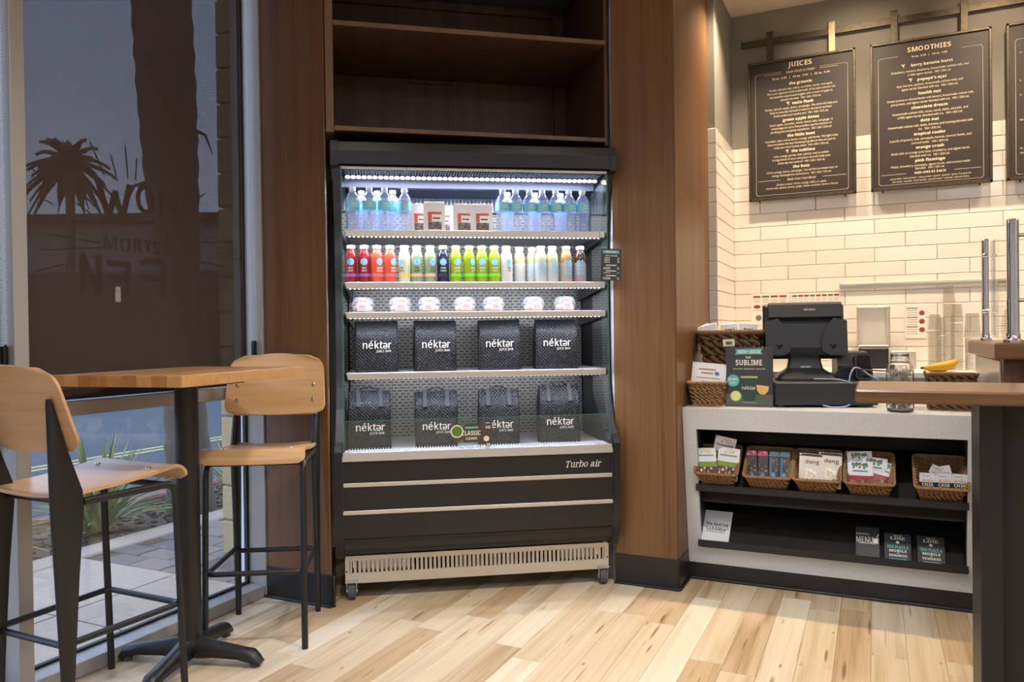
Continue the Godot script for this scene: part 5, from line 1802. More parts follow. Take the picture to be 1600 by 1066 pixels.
		for line in s[3]:
			var txt: String = line[0]
			var st: int = line[3]
			var leaf := txt.begins_with("Y ")
			if leaf:
				txt = txt.substr(2)
			mb.text(txt, line[2] * ([1.0, 0.88, 0.72, 0.8][st] if k == 0 else [1.0, 0.76, 0.72, 0.8][st]), Vector3(0.012 if leaf else 0.0, h * (1.0 - line[1]), z), st == 1, 1, Basis(), 0.0, [0.86, 1.02, 1.0, 0.85][st], "Droid Serif" if st == 3 else "Droid Sans", 0.3 if st == 3 else 0.0)
			if leaf:
				var x0: float = -mb.width(txt, line[2] * 0.88, true) * 0.5 - 0.012
				var yy: float = h * (1.0 - line[1])
				mb.box(Vector3(x0, yy, z), Vector3(0.004, 0.018, 0.0004), Basis(Vector3.BACK, 0.2))
				mb.box(Vector3(x0 - 0.006, yy + 0.006, z), Vector3(0.004, 0.012, 0.0004), Basis(Vector3.BACK, 0.9))
				mb.box(Vector3(x0 + 0.004, yy + 0.007, z), Vector3(0.004, 0.009, 0.0004), Basis(Vector3.BACK, -0.7))
		if k == 2:
			for s2 in [["Aç", 0.19], ["A", 0.37], ["cr", 0.46], ["Mix", 0.62], ["Se", 0.8], ["cho", 0.83]]:
				mb.text(s2[0], 0.009, Vector3(-w * 0.40, h * (1.0 - s2[1]), z), false, 0)
		part("lettering", mb, M.letter_cream, o)

func basket(o: Node3D, wt: float, dt: float, wb: float, db: float, h: float, rows: int, m: Material) -> void:
	var r := h / rows * 0.58
	var mb := Mb.new()
	for k in rows:
		var t := (k + 0.5) / rows
		var y := h * t
		var w := lerpf(wb, wt, t) - r * 2
		var d := lerpf(db, dt, t) - r * 2
		var poly := rrect(w, d, 0.02, 3)
		var per := PackedVector2Array()
		for i in poly.size():
			var a := poly[i]
			var b := poly[(i + 1) % poly.size()]
			var n := maxi(1, int(a.distance_to(b) / 0.006))
			for j in n:
				per.append(a.lerp(b, float(j) / n))
		var turns := int(per.size() * 0.006 / (r * 3.6))
		for s in 2:
			var path := PackedVector3Array()
			var rad := []
			for i in per.size():
				var w2 := TAU * turns * i / per.size() + PI * s + (k % 2) * 1.5
				var nrm := per[i].normalized()
				path.append(Vector3(per[i].x + nrm.x * cos(w2) * r * 0.62, y + sin(w2) * r * 0.62, per[i].y + nrm.y * cos(w2) * r * 0.62))
				rad.append(r * (0.5 + 0.08 * sin(w2 * 2.0)))
			mb.tube(path, rad, 6, true)
	part("woven_side", mb, m, o)
	mb = Mb.new()
	var rim := PackedVector3Array()
	for p in rrect(wt - r, dt - r, 0.018, 4):
		rim.append(Vector3(p.x, h - r * 0.2, p.y))
	mb.tube(rim, r * 0.62, 7, true)
	part("rim_cord", mb, m, o)
	mb = Mb.new()
	mb.box(Vector3(0, 0.004, 0), Vector3(wb - 0.006, 0.008, db - 0.006))
	mb.loft([ring3(rrect(wb - r * 2, db - r * 2, 0.01), 0.006), ring3(rrect(wt - r * 3.4, dt - r * 3.4, 0.015), h - 0.01)], false, false)
	part("lining", mb, m, o)

func packet(called: String, label: String, cat: String, group: String, m: Material, w: float, h: float, t: float, xf: Transform3D) -> Node3D:
	var o := thing(called, label, cat, Vector3.ZERO, 0.0, group)
	o.transform = xf
	var mb := Mb.new()
	pouch(mb, w, h, t, false)
	part("wrapper", mb, m, o)
	for y in [0.004, h - 0.004]:
		mb = Mb.new()
		for i in 6:
			mb.box(Vector3(-w / 2 + w * (i + 0.5) / 6.0, y, 0), Vector3(w / 6.0 + 0.0002, 0.01, 0.0022 + 0.0006 * (i % 2)), Basis(), 0.0006)
		part("crimped_seal", mb, m, o)
	return o

func make_counter_things() -> void:
	# five baskets on the upper display shelf, tipped towards the room with the shelf
	var sl := deg_to_rad(33.0)
	var lean := Basis(Vector3.RIGHT, sl)
	var names := ["with nut snack bags in white wrappers, at the left end", "with four dark fruit bars, second from the left", "with cream coloured coconut chip packets, in the middle", "with red banded granola packets, fourth from the left", "with small black and white chia bars, at the right end"]
	var xs := [-0.686, -0.452, -0.238, -0.022, 0.258]
	var ws := [0.212, 0.222, 0.212, 0.212, 0.214]
	printed("nut_print", print_tex(64, 96, hx("dfe2e4"), [[0.0, 0.42, 1.0, 0.16, hx("7f9a4a")], [0.0, 0.58, 1.0, 0.28, hx("5a4238")], [0.1, 0.2, 0.8, 0.06, hx("8a94a8")]], [[0.1, 0.6, 0.8, 0.24, 0.05, 40, [hx("d8b070"), hx("6e3a30"), hx("3a2824"), hx("efe0c0")]], [0.3, 0.05, 0.5, 0.1, 0.04, 14, [hx("d8b070"), hx("5a3a28")]]], 5))
	printed("bar_print_red", print_tex(32, 96, hx("2c2a34"), [[0.0, 0.0, 1.0, 0.16, hx("b8405a")], [0.0, 0.9, 1.0, 0.1, hx("b8405a")], [0.3, 0.66, 0.4, 0.2, hx("5a90c8")]], [[0.1, 0.2, 0.8, 0.6, 0.06, 50, [hx("c8a040"), hx("a03838"), hx("4a3428"), hx("1c1c24")]], [0, 0, 1, 0.15, 0.03, 12, [hx("f0e0e0")]]], 6))
	printed("bar_print_blue", print_tex(32, 96, hx("282c38"), [[0.0, 0.0, 1.0, 0.15, hx("5a8090")], [0.3, 0.66, 0.4, 0.2, hx("6aa0d8")], [0.15, 0.2, 0.2, 0.6, hx("4a6a90")]], [[0.4, 0.2, 0.5, 0.45, 0.06, 40, [hx("a07838"), hx("5a3a28"), hx("2c1c18"), hx("c0a060")]]], 7))
	printed("chip_print", print_tex(96, 128, hx("e0d6c4"), [[0.0, 0.0, 1.0, 0.08, hx("3a3438")], [0.1, 0.84, 0.8, 0.035, hx("7a3430")], [0.0, 0.92, 1.0, 0.08, hx("eeeae2")]], [[0.3, 0.45, 0.4, 0.25, 0.1, 22, [hx("efe8da"), hx("f6f0e4"), hx("d8d0c4")]], [0.38, 0.52, 0.26, 0.14, 0.04, 14, [hx("d8c090")]], [0.62, 0.74, 0.2, 0.06, 0.035, 10, [hx("6a3028")]]], 8))
	printed("granola_print", print_tex(96, 96, hx("e4e6ea"), [[0.0, 0.5, 1.0, 0.14, hx("a83848")], [0.0, 0.64, 1.0, 0.24, hx("8a5a44")], [0.2, 0.32, 0.6, 0.06, hx("6a7890")]], [[0.2, 0.08, 0.6, 0.14, 0.05, 26, [hx("d8b040"), hx("6a8a50"), hx("4a6a8a")]], [0.1, 0.66, 0.8, 0.2, 0.05, 40, [hx("a87048"), hx("6a4030"), hx("c89868")]]], 9))
	printed("chia_print", print_tex(64, 64, hx("c9ccd0"), [[0.0, 0.52, 1.0, 0.48, hx("1c1c20")], [0.15, 0.14, 0.5, 0.06, hx("9a9080")]], [[0.2, 0.34, 0.6, 0.14, 0.06, 18, [hx("c8a080"), hx("d0b0a0"), hx("a87860")]]], 10))
	for i in 5:
		var front := P(xs[i], 3.752, 0.452)
		var dz := Vector3(0, sin(sl), -cos(sl))
		var up := Vector3(0, cos(sl), sin(sl))
		var o := thing("wicker_basket", "wicker basket " + names[i], "basket", Vector3.ZERO, 0.0, "wicker baskets on the display shelf")
		o.transform = Transform3D(lean, front + dz * 0.115 + up * 0.0065)
		basket(o, ws[i], 0.222, ws[i] - 0.05, 0.175, 0.098, 6, M.rope)
		var inb := func(x: float, y: float, z: float, tip: float, roll := 0.0) -> Transform3D:
			return o.transform * Transform3D(Basis(Vector3.BACK, roll) * Basis(Vector3.RIGHT, tip), Vector3(x, y, z))
		if i == 0:
			packet("snack_bag", "white nut snack bag with green band, right of the three in the left basket", "snack bag", "", M.nut_print, 0.1, 0.155, 0.03, inb.call(0.042, 0.03, 0.07, -0.62, -0.12))
			packet("snack_bag", "white nut snack bag with green band, left of the three in the left basket", "snack bag", "", M.nut_print, 0.1, 0.155, 0.03, inb.call(-0.05, 0.028, 0.078, -0.7, 0.08))
			packet("snack_bag", "crumpled clear-topped nut snack bag standing behind two others in the left basket", "snack bag", "", M.nut_print, 0.1, 0.17, 0.03, inb.call(0.0, 0.03, -0.005, -0.35, -0.25))
		elif i == 1:
			for j in 4:
				packet("fruit_bar", "%s topped dark fruit bar, %s of four in the second basket" % ["red" if j < 2 else "blue", ORD[j]], "snack bar", "", M.bar_print_red if j < 2 else M.bar_print_blue, 0.046, 0.15, 0.022, inb.call(-0.072 + j * 0.047, 0.02, 0.062, -0.72, [0.06, 0.02, -0.02, -0.03][j]))
		elif i == 2:
			for j in 2:
				var pk := packet("chip_packet", ["cream coconut chip packet in front at the left of the middle basket", "cream coconut chip packet at the right of the middle basket"][j], "snack bag", "", M.chip_print, 0.1, 0.16, 0.03, inb.call([-0.032, 0.05][j], 0.02, [0.078, 0.066][j], -0.7, -0.05))
				var mb := Mb.new()
				mb.text("dang", 0.017, Vector3(0.005, 0.124, 0.0155), false, 1, Basis(), 0.0, 1.15)
				part("lettering", mb, M.letter_black, pk)
		elif i == 3:
			for j in 4:
				packet("granola_packet", ["white granola packet with red band, frontmost in the fourth basket", "granola packet second in line in the fourth basket", "granola packet with the picture showing at the back of the fourth basket", "granola packet slumped at the right of the fourth basket"][j], "snack bag", "", M.granola_print, 0.105, 0.125, 0.024, inb.call([-0.034, 0.014, -0.03, 0.034][j], 0.03, [0.07, 0.04, 0.0, 0.06][j], [-0.62, -0.6, -0.5, -0.85][j], [0.02, -0.1, 0.1, -0.3][j]))
		else:
			for j in 5:
				var pk := packet("chia_bar", ["chia bar at the front left of the right-end basket", "chia bar at the front centre of the right-end basket", "chia bar at the front right of the right-end basket", "dark snack bar lying behind the three chia bars", "grey snack bar standing behind the front chia bars"][j], "snack bar", "", M.chia_print, 0.062, 0.075, 0.016, inb.call([-0.052, 0.01, 0.068, -0.035, 0.02][j], [0.06, 0.06, 0.06, 0.075, 0.07][j], [0.08, 0.078, 0.076, 0.045, 0.04][j], -0.55, [0.0, 0.0, 0.0, -0.5, 0.25][j]))
				if j < 3:
					var mb := Mb.new()
					mb.text("CHIA", 0.012, Vector3(0, 0.027, 0.0085), true, 1, Basis(), 0.0, 1.1)
					mb.text("BAR", 0.012, Vector3(0, 0.012, 0.0085), true, 1, Basis(), 0.0, 1.1)
					part("lettering", mb, M.letter_white, pk)
	# leaflets on the lower display shelf
	var leaf := func(called: String, label: String, x: float, w: float, h: float, m: Material, back: float, tip: float, roll: float) -> Node3D:
		var o := thing(called, label, "leaflet")
		var dz := Vector3(0, sin(sl), -cos(sl))
		o.transform = Transform3D(Basis(Vector3.BACK, roll) * Basis(Vector3.RIGHT, tip), P(x, 3.79, 0.172) + dz * back + Vector3(0, 0.012, 0))
		var mb := Mb.new()
		mb.box(Vector3(0, h / 2, 0), Vector3(w, h, 0.004), Basis(), 0.0006)
		part("leaf_stack", mb, m, o)
		return o
	var l: Node3D = leaf.call("booklet", "white booklet about a cleanse at the left end of the lower shelf", -0.712, 0.135, 0.19, M.paper_cool, 0.006, -0.82, -0.02)
	var mb := Mb.new()
	mb.text("THe NeKTeR", 0.019, Vector3(0.0, 0.11, 0.0026), true, 1, Basis(Vector3.BACK, -0.04), 0.0, 0.72)
	mb.text("\"CLEANSe\"", 0.02, Vector3(0.0, 0.085, 0.0026), true, 1, Basis(Vector3.BACK, -0.04), 0.0, 0.8)
	mb.text("DRINK. REFRESH. RENEW.", 0.006, Vector3(0.0, 0.067, 0.0026), true, 1, Basis(Vector3.BACK, -0.04), 0.0, 0.9)
	part("lettering", mb, M.letter_black, l)
	l = leaf.call("menu_leaflet", "dark folded leaflet reading MENU on the lower shelf", -0.03, 0.098, 0.165, M.chalk_card, 0.006, -0.75, 0.02)
	mb = Mb.new()
	mb.text("nutrition", 0.010, Vector3(-0.02, 0.128, 0.0026), false)
	mb.text("MENU", 0.03, Vector3(-0.012, 0.098, 0.0026), false, 1, Basis(), 0.0, 0.62)
	mb.box(Vector3(0.034, 0.093, 0.0024), Vector3(0.02, 0.02, 0.0004))
	mb.box(Vector3(0.034, 0.105, 0.0024), Vector3(0.026, 0.004, 0.0004))
	mb.box(Vector3(0.042, 0.118, 0.0024), Vector3(0.003, 0.026, 0.0004), Basis(Vector3.BACK, -0.4))
	mb.box(Vector3(0.0, 0.08, 0.0024), Vector3(0.07, 0.002, 0.0004))
	part("lettering", mb, M.letter_white, l)
	for i in 2:
		l = leaf.call("rewards_leaflet", ["dark rewards leaflet left of its twin at the right end of the lower shelf", "dark rewards leaflet nearest the right end of the lower shelf"][i], [0.092, 0.224][i], 0.108, 0.148, M.chalk_card, 0.006, -0.8, 0.0)
		mb = Mb.new()
		mb.text("SKIP THE", 0.006, Vector3(0.0, 0.136, 0.0026), true)
		mb.text("LINE", 0.015, Vector3(0.0, 0.122, 0.0026), true, 1, Basis(), 0.0, 1.2, "Droid Serif")
		mb.lathe_disc(Vector3(0, 0.102, 0.0024), 0.007)
		mb.text("MOBILE", 0.013, Vector3(0.0, 0.058, 0.0026), true, 1, Basis(), 0.0, 1.05)
		mb.text("APP", 0.005, Vector3(0.0, 0.046, 0.0026), true)
		mb.text("REWARDS", 0.012, Vector3(0.0, 0.034, 0.0026), true, 1, Basis(), 0.0, 0.95)
		part("lettering", mb, M.letter_white, l)
		mb = Mb.new()
		mb.text("YOU PLACE A", 0.016, Vector3(0.0, 0.077, 0.0026), true, 1, Basis(), 0.0, 0.62)
		part("teal_lettering", mb, M.letter_teal, l)
		mb = Mb.new()
		mb.box(Vector3(0, 0.015, 0.0024), Vector3(0.068, 0.008, 0.0004))
		part("teal_bar_print", mb, M.letter_teal, l)
	# on the counter top (y 0.857)
	var T := 0.8578
	var o := thing("wicker_basket", "small wicker basket at the counter's left corner holding a granola bag", "basket", P(-0.742, 3.855, T), 3.0)
	basket(o, 0.19, 0.19, 0.145, 0.15, 0.118, 6, M.rope)
	printed("bite_print", print_tex(96, 96, hx("d6d6d8"), [[0.2, 0.22, 0.5, 0.07, hx("9a7058")], [0.3, 0.36, 0.35, 0.07, hx("9a7058")], [0.15, 0.55, 0.7, 0.05, hx("a08878")], [0.3, 0.68, 0.4, 0.12, hx("8ab0d0")]], [[0.72, 0.36, 0.04, 0.04, 0.06, 4, [hx("3a5a90")]]], 11))
	o = packet("granola_bag", "slumped pale granola bag standing in the small corner basket", "snack bag", "", M.bite_print, 0.165, 0.135, 0.05, Transform3D(Basis(Vector3.UP, 0.1) * Basis(Vector3.BACK, -0.09) * Basis(Vector3.RIGHT, -0.15), P(-0.742, 3.83, T + 0.075)))
	o = thing("wicker_crate", "dark wicker basket on the counter carrying another basket", "basket", P(-0.655, 4.09, T), 0.0)
	basket(o, 0.25, 0.2, 0.23, 0.18, 0.16, 6, M.rope_dark)
	mb = Mb.new()
	mb.box(Vector3(0, 0.153, 0), Vector3(0.22, 0.01, 0.17))
	part("lid", mb, M.rope_dark, o)
	o = thing("wicker_basket", "wide wicker basket of toast packs, raised at the back of the counter", "basket", P(-0.668, 4.10, T + 0.162), 8.0)
	basket(o, 0.345, 0.22, 0.27, 0.18, 0.2, 5, M.rope_dark)
	mb = Mb.new()
	mb.box(Vector3(-0.01, 0.145, 0.128), Vector3(0.058, 0.036, 0.002), Basis(Vector3.RIGHT, 0.15) * Basis(Vector3.BACK, 0.05), 0.0006)
	var tg := part("price_tag", mb, M.paper, o)
	mb = Mb.new()
	mb.box(Vector3(-0.01, 0.144, 0.1296), Vector3(0.03, 0.016, 0.001), Basis(Vector3.RIGHT, 0.15))
	part("tag_print", mb, M.blade_2, tg)
	for i in 4:
		o = thing("toast_pack", ["white toast pack at the left in the wide basket", "white lettered toast pack in the middle of the wide basket", "white lettered toast pack at the right in the wide basket", "white toast pack leaning behind the left one in the wide basket"][i], "snack pack", P([-0.755, -0.66, -0.58, -0.775][i], [4.06, 4.04, 4.05, 4.1][i], T + 0.285), 8.0)
		o.rotation_degrees.z = [12.0, 4.0, -3.0, 25.0][i]
		mb = Mb.new()
		mb.box(Vector3(0, 0.06, 0), Vector3(0.085, 0.12, 0.02), Basis(Vector3.RIGHT, -0.12), 0.004)
		part("wrapper", mb, M.cap_white, o)
		if i in [1, 2]:
			mb = Mb.new()
			mb.text("tosi", 0.019, Vector3(0, 0.088, 0.0078), true, 1, Basis(Vector3.RIGHT, -0.12))
			part("lettering", mb, mat("ink_green_%d" % i, hx("2f4a34"), 0.6), o)
	o = thing("drink_sign", "upright dark easel sign for a green juice on the counter", "sign", P(-0.546, 3.845, T), 5.5)
	o.rotation_degrees.x = -7.0
	mb = Mb.new()
	mb.box(Vector3(0, 0.144, 0), Vector3(0.222, 0.288, 0.006), Basis(), 0.001)
	part("panel", mb, M.chalk_card, o)
	mb = Mb.new()
	mb.box(Vector3(0, 0.07, -0.05), Vector3(0.08, 0.14, 0.003), Basis(Vector3.RIGHT, 0.55))
	part("easel_back", mb, M.chalk_card, o)
	mb = Mb.new()
	mb.box(Vector3(0, 0.0305, 0.0032), Vector3(0.218, 0.055, 0.0006))
	part("table_print", mb, mat("print_wood", Color.WHITE, 0.5, 0.0, {"albedo_texture": speckle(["4a4644", "605a56", "55504c"], 95, 64, 0.1), "uv1_triplanar": true, "uv1_scale": Vector3(3, 14, 3)}), o)
	mb = Mb.new()
	mb.prism(PackedVector2Array([Vector2(-0.066, 0.252), Vector2(0.064, 0.254), Vector2(0.056, 0.267), Vector2(0.064, 0.281), Vector2(-0.066, 0.279), Vector2(-0.058, 0.266)]), 0.0031, 0.0037)
	mb.lathe_disc(Vector3(-0.074, 0.125, 0.0036), 0.029)
	part("banner_print", mb, M.banner_teal, o)
	mb = Mb.new()
	mb.prism(PackedVector2Array([Vector2(-0.028, 0.027), Vector2(0.028, 0.027), Vector2(0.036, 0.142), Vector2(-0.036, 0.142)]), 0.0033, 0.0038)
	part("drink_print", mb, mat("print_darkgreen", hx("24423c"), 0.4), o)
	mb = Mb.new()
	mb.lathe_disc(Vector3(-0.062, 0.05, 0.0042), 0.026)
	part("lime_print", mb, mat("print_lime", hx("a9bf62"), 0.5), o)
	mb = Mb.new()
	mb.box(Vector3(0, 0.142, 0.004), Vector3(0.078, 0.009, 0.0006))
	part("drink_foam_print", mb, M.print_lime, o)
	mb = Mb.new()
	mb.lathe_disc(Vector3(-0.062, 0.05, 0.0046), 0.021)
	part("lime_flesh_print", mb, mat("print_lime_in", hx("d3dc9a"), 0.5), o)
	mb = Mb.new()
	mb.prism(PackedVector2Array([Vector2(0.034, 0.105), Vector2(0.092, 0.098), Vector2(0.088, 0.075), Vector2(0.072, 0.058), Vector2(0.05, 0.06), Vector2(0.037, 0.078)]), 0.0036, 0.0042)
	part("orange_print", mb, mat("print_orange", hx("e0b070"), 0.5), o)
	mb = Mb.new()
	for i in 16:
		mb.box(Vector3(0.03 + rng.randf() * 0.065, 0.022 + rng.randf() * 0.034, 0.004), Vector3(0.012, 0.005, 0.0006), Basis(Vector3.BACK, rng.randf() * 3.0))
	part("herb_print", mb, mat("print_herb", hx("3f6a44"), 0.5), o)
	mb = Mb.new()
	mb.text("FRESH + JUICED", 0.0155, Vector3(0, 0.2655, 0.0042), true, 1, Basis(), 0.0, 0.68)
	mb.text("THE", 0.010, Vector3(-0.004, 0.238, 0.0036), true)
	mb.text("SUBLIME", 0.027, Vector3(0.0, 0.213, 0.0036), true, 1, Basis(), 0.0, 0.78)
	mb.text("TASTE OF AMAZING    REFRESHMENT AFTER    INDULGE + ENJOY", 0.0048, Vector3(0, 0.182, 0.0036), true, 1, Basis(), 0.0, 0.75)
	mb.text("$1 OFF", 0.013, Vector3(-0.074, 0.131, 0.0042), true, 1, Basis(), 0.0, 0.75)
	mb.text("JUICE", 0.007, Vector3(-0.074, 0.114, 0.0042), true)
	mb.logo(0.017, Vector3(-0.002, 0.09, 0.0042))
	mb.text("no artificial flavors added", 0.004, Vector3(0, 0.02, 0.0042), false)
	part("lettering", mb, M.letter_white, o)
	# cash drawer with the register terminal on it
	var dd := 0.0
	var yaw := 17.6
	var dr := Transform3D(Basis(Vector3.UP, deg_to_rad(yaw)), P(-0.265, 4.1, T))
	o = thing("cash_drawer", "black steel cash drawer under the register terminal", "cash drawer", dr.origin, yaw)
	mb = Mb.new()
	mb.box(Vector3(0, 0.064, 0), Vector3(0.464, 0.108, 0.42), Basis(), 0.004)
	part("case", mb, M.pos_plastic, o)
	mb = Mb.new()
	for x in [-0.2, 0.2]:
		for z in [-0.18, 0.18]:
			mb.cyl(Vector3(x, 0.0, z), Vector3(x, 0.012, z), 0.015, 10)
	part("rubber_foot", mb, M.rubber, o)
	o = thing("register_terminal", "black register terminal seen from behind on the cash drawer", "cash register", dr * Vector3(-0.045, 0.1185, -0.02), yaw - 6.0)
	mb = Mb.new()
	var rings := []
	for s in [[0.0, 0.27, 0.19], [0.012, 0.275, 0.195], [0.03, 0.25, 0.17], [0.05, 0.19, 0.11], [0.06, 0.17, 0.09]]:
		rings.append(ring3(rrect(s[1], s[2], 0.03), s[0]))
	mb.loft(rings)
	part("stand_base", mb, M.pos_plastic, o)
	mb = Mb.new()
	rings = []
	for s in [[0.05, 0.17, 0.08, 0.0], [0.09, 0.155, 0.06, -0.005], [0.13, 0.15, 0.055, 0.0], [0.17, 0.16, 0.05, 0.01]]:
		var rr := PackedVector3Array()
		for p in rrect(s[1], s[2], 0.015):
			rr.append(Vector3(p.x, s[0], p.y + s[3]))
		rings.append(rr)
	mb.loft(rings)
	part("stand_neck", mb, M.pos_plastic, o)
	mb = Mb.new()
	var head := Basis(Vector3.RIGHT, -0.12)
	mb.xf = Transform3D(head, Vector3(0, 0.245, 0.0))
	mb.box(Vector3(0, 0.0, -0.045), Vector3(0.385, 0.275, 0.035), Basis(), 0.008)
	mb.prism(PackedVector2Array([Vector2(-0.035, -0.12), Vector2(0.03, -0.125), Vector2(0.05, -0.09), Vector2(0.045, 0.03), Vector2(0.03, 0.055), Vector2(0.062, 0.062), Vector2(0.055, 0.125), Vector2(0.035, 0.138), Vector2(-0.035, 0.138)]), -0.17, 0.17, Basis(Vector3(0, 0, 1), Vector3(0, 1, 0), Vector3(-1, 0, 0)))
	part("monitor_back", mb, M.pos_plastic, o)
	for s in [-1, 1]:
		mb = Mb.new()
		mb.xf = Transform3D(head, Vector3(0, 0.245, 0.0))
		mb.prism(PackedVector2Array([Vector2(s * 0.19, -0.13), Vector2(s * 0.19, 0.04), Vector2(s * 0.13, 0.055), Vector2(s * 0.10, 0.02), Vector2(s * 0.07, -0.06), Vector2(s * 0.075, -0.11), Vector2(s * 0.11, -0.13)]), 0.045, 0.066)
		part("hinge_arm", mb, M.pos_plastic, o)
	mb = Mb.new()
	mb.xf = Transform3D(head, Vector3(0, 0.245, 0.0))
	for s in [-1, 1]:
		for q in [Vector2(0.0, 0.0), Vector2(0.01, 0.004), Vector2(-0.01, 0.004), Vector2(0, -0.008)]:
			mb.cyl(Vector3(s * 0.125 + q.x, -0.085 + q.y, 0.06), Vector3(s * 0.125 + q.x, -0.085 + q.y, 0.0675), 0.006, 10)
	part("hinge_hole", mb, M.black_gloss, o)
	mb = Mb.new()
	mb.xf = Transform3D(head, Vector3(0, 0.245, 0.0))
	mb.text("MICROS", 0.009, Vector3(0.02, 0.098, 0.0605), true, 1, Basis(Vector3.RIGHT, 0.0), 0.0, 1.1)
	mb.xf = Transform3D()
	mb.text("MICROS", 0.008, Vector3(0, 0.066, 0.046), true, 1, Basis(Vector3.RIGHT, -0.3), 0.0, 1.1)
	part("lettering", mb, M.paper_cool, o)
	o = thing("receipt_printer", "black receipt printer to the right of the register terminal", "printer", dr * Vector3(0.175, 0.1185, -0.03), yaw - 6.0)
	mb = Mb.new()
	mb.prism(PackedVector2Array([Vector2(-0.09, 0.0), Vector2(0.075, 0.0), Vector2(0.08, 0.07), Vector2(0.06, 0.135), Vector2(-0.02, 0.142), Vector2(-0.09, 0.12)]), -0.07, 0.07, Basis(Vector3(0, 0, 1), Vector3(0, 1, 0), Vector3(-1, 0, 0)))
	part("case", mb, M.pos_plastic, o)
	o = thing("card_reader", "glossy black card reader leaning on the receipt printer", "card reader", dr * Vector3(0.2, 0.1185, 0.105), yaw)
	mb = Mb.new()
	mb.xf = Transform3D(Basis(Vector3.RIGHT, -0.2), Vector3.ZERO)
	mb.prism(rrect(0.078, 0.128, 0.02), -0.014, 0.014, Basis(), Vector3(0, 0.066, 0))
	part("case", mb, M.black_plastic, o)
	mb = Mb.new()
	mb.xf = Transform3D(Basis(Vector3.RIGHT, -0.2), Vector3.ZERO)
	mb.prism(rrect(0.062, 0.108, 0.014), 0.014, 0.0165, Basis(), Vector3(0, 0.068, 0))
	part("screen", mb, M.black_gloss, o)
	mat("cable_blue", hx("8fa6c8"), 0.5)
	var cs := [[[Vector3(-0.03, 0.128, 0.1), Vector3(0.05, 0.13, 0.16), Vector3(0.09, 0.123, 0.175), Vector3(0.11, 0.115, 0.216)], "pale blue cable lying on the cash drawer towards its front edge", M.cable_blue], [[Vector3(0.10, 0.118, 0.214), Vector3(0.115, 0.165, 0.2), Vector3(0.15, 0.185, 0.17), Vector3(0.2, 0.15, 0.19), Vector3(0.24, 0.13, 0.18)], "pale blue cable looping up over the cash drawer", M.cable_blue], [[Vector3(0.06, 0.15, 0.12), Vector3(0.11, 0.185, 0.14), Vector3(0.18, 0.175, 0.2), Vector3(0.28, 0.17, 0.2)], "black cable running from the terminal past the card reader", M.black_plastic], [[Vector3(-0.02, 0.012, 0.22), Vector3(0.02, 0.004, 0.24), Vector3(0.07, 0.006, 0.236), Vector3(0.1, 0.014, 0.22)], "pale cable loop poking out under the cash drawer", M.cable_blue]]
	for c in cs:
		o = thing("cable", c[1], "cable", dr.origin, yaw)
		mb = Mb.new()
		var cv := Curve3D.new()
		var pts: Array = c[0]
		for i in pts.size():
			var tn: Vector3 = (pts[mini(i + 1, pts.size() - 1)] - pts[maxi(i - 1, 0)]) / 5.0
			cv.add_point(pts[i], -tn, tn)
		mb.tube(cv.tessellate(4, 4), 0.0035, 8)
		part("cord", mb, c[2], o)
	# jar of mints
	o = thing("mint_jar", "large clear glass jar of wrapped mints on the counter", "jar", P(0.105, 3.80, T))
	mb = Mb.new()
	mb.lathe([Vector2(0.001, 0.0), Vector2(0.045, 0.0), Vector2(0.053, 0.004), Vector2(0.056, 0.02), Vector2(0.056, 0.18), Vector2(0.05, 0.205), Vector2(0.039, 0.222), Vector2(0.037, 0.228), Vector2(0.042, 0.23), Vector2(0.042, 0.236), Vector2(0.037, 0.238), Vector2(0.037, 0.256), Vector2(0.0335, 0.256), Vector2(0.0335, 0.224), Vector2(0.046, 0.204), Vector2(0.0525, 0.178), Vector2(0.0525, 0.02), Vector2(0.048, 0.008), Vector2(0.001, 0.007)], 32)
	part("glass", mb, M.jar_glass, o)
	mb = Mb.new()
	for i in 340:
		var w := rng.randf() * TAU
		var r := sqrt(rng.randf()) * 0.045
		mb.box(Vector3(cos(w) * r, 0.012 + rng.randf() * 0.172, sin(w) * r), Vector3(0.016, 0.007, 0.011), Basis.from_euler(Vector3(rng.randf() * 6, rng.randf() * 6, rng.randf() * 6)), 0.002)
	part("mints", mb, mat("mint_wrap", hx("c9c9c6"), 0.25, 0.4), o).set_meta("kind", "stuff")
	# wicker tray with bananas
	o = thing("fruit_basket", "dark wicker basket holding a banana tray at the counter's right end", "basket", P(0.315, 4.0, T))
	basket(o, 0.21, 0.2, 0.19, 0.18, 0.165, 6, M.rope_dark)
	mb = Mb.new()
	mb.box(Vector3(0, 0.168, 0), Vector3(0.2, 0.006, 0.19), Basis(), 0.001)
	part("paper_tray", mb, M.paper, o)
	for i in 2:
		o = thing("banana", ["upper yellow banana on the wicker basket", "lower yellow banana with a brown tip on the wicker basket"][i], "fruit", P(0.28, [4.01, 3.975][i], T + 0.171), 25.0)
		mb = Mb.new()
		var path := PackedVector3Array()
		var rad := []
		for j in 13:
			var t := j / 12.0
			path.append(Vector3(-0.08 + 0.15 * t, 0.014 + 0.03 * t * t + i * 0.004, 0.03 * sin(PI * t)))
			rad.append(0.021 * pow(sin(PI * clampf(t * 0.92 + 0.04, 0.0, 1.0)), 0.55))
		mb.tube(path, rad, 9)
		part("peel", mb, mat("banana_%d" % i, hx(["e3b21e", "d6a41a"][i]), 0.5), o)
		mb = Mb.new()
		mb.cyl(path[0], path[0] + Vector3(-0.014, 0.0, 0.002), 0.005, 7)
		part("stem", mb, M.bark, o)

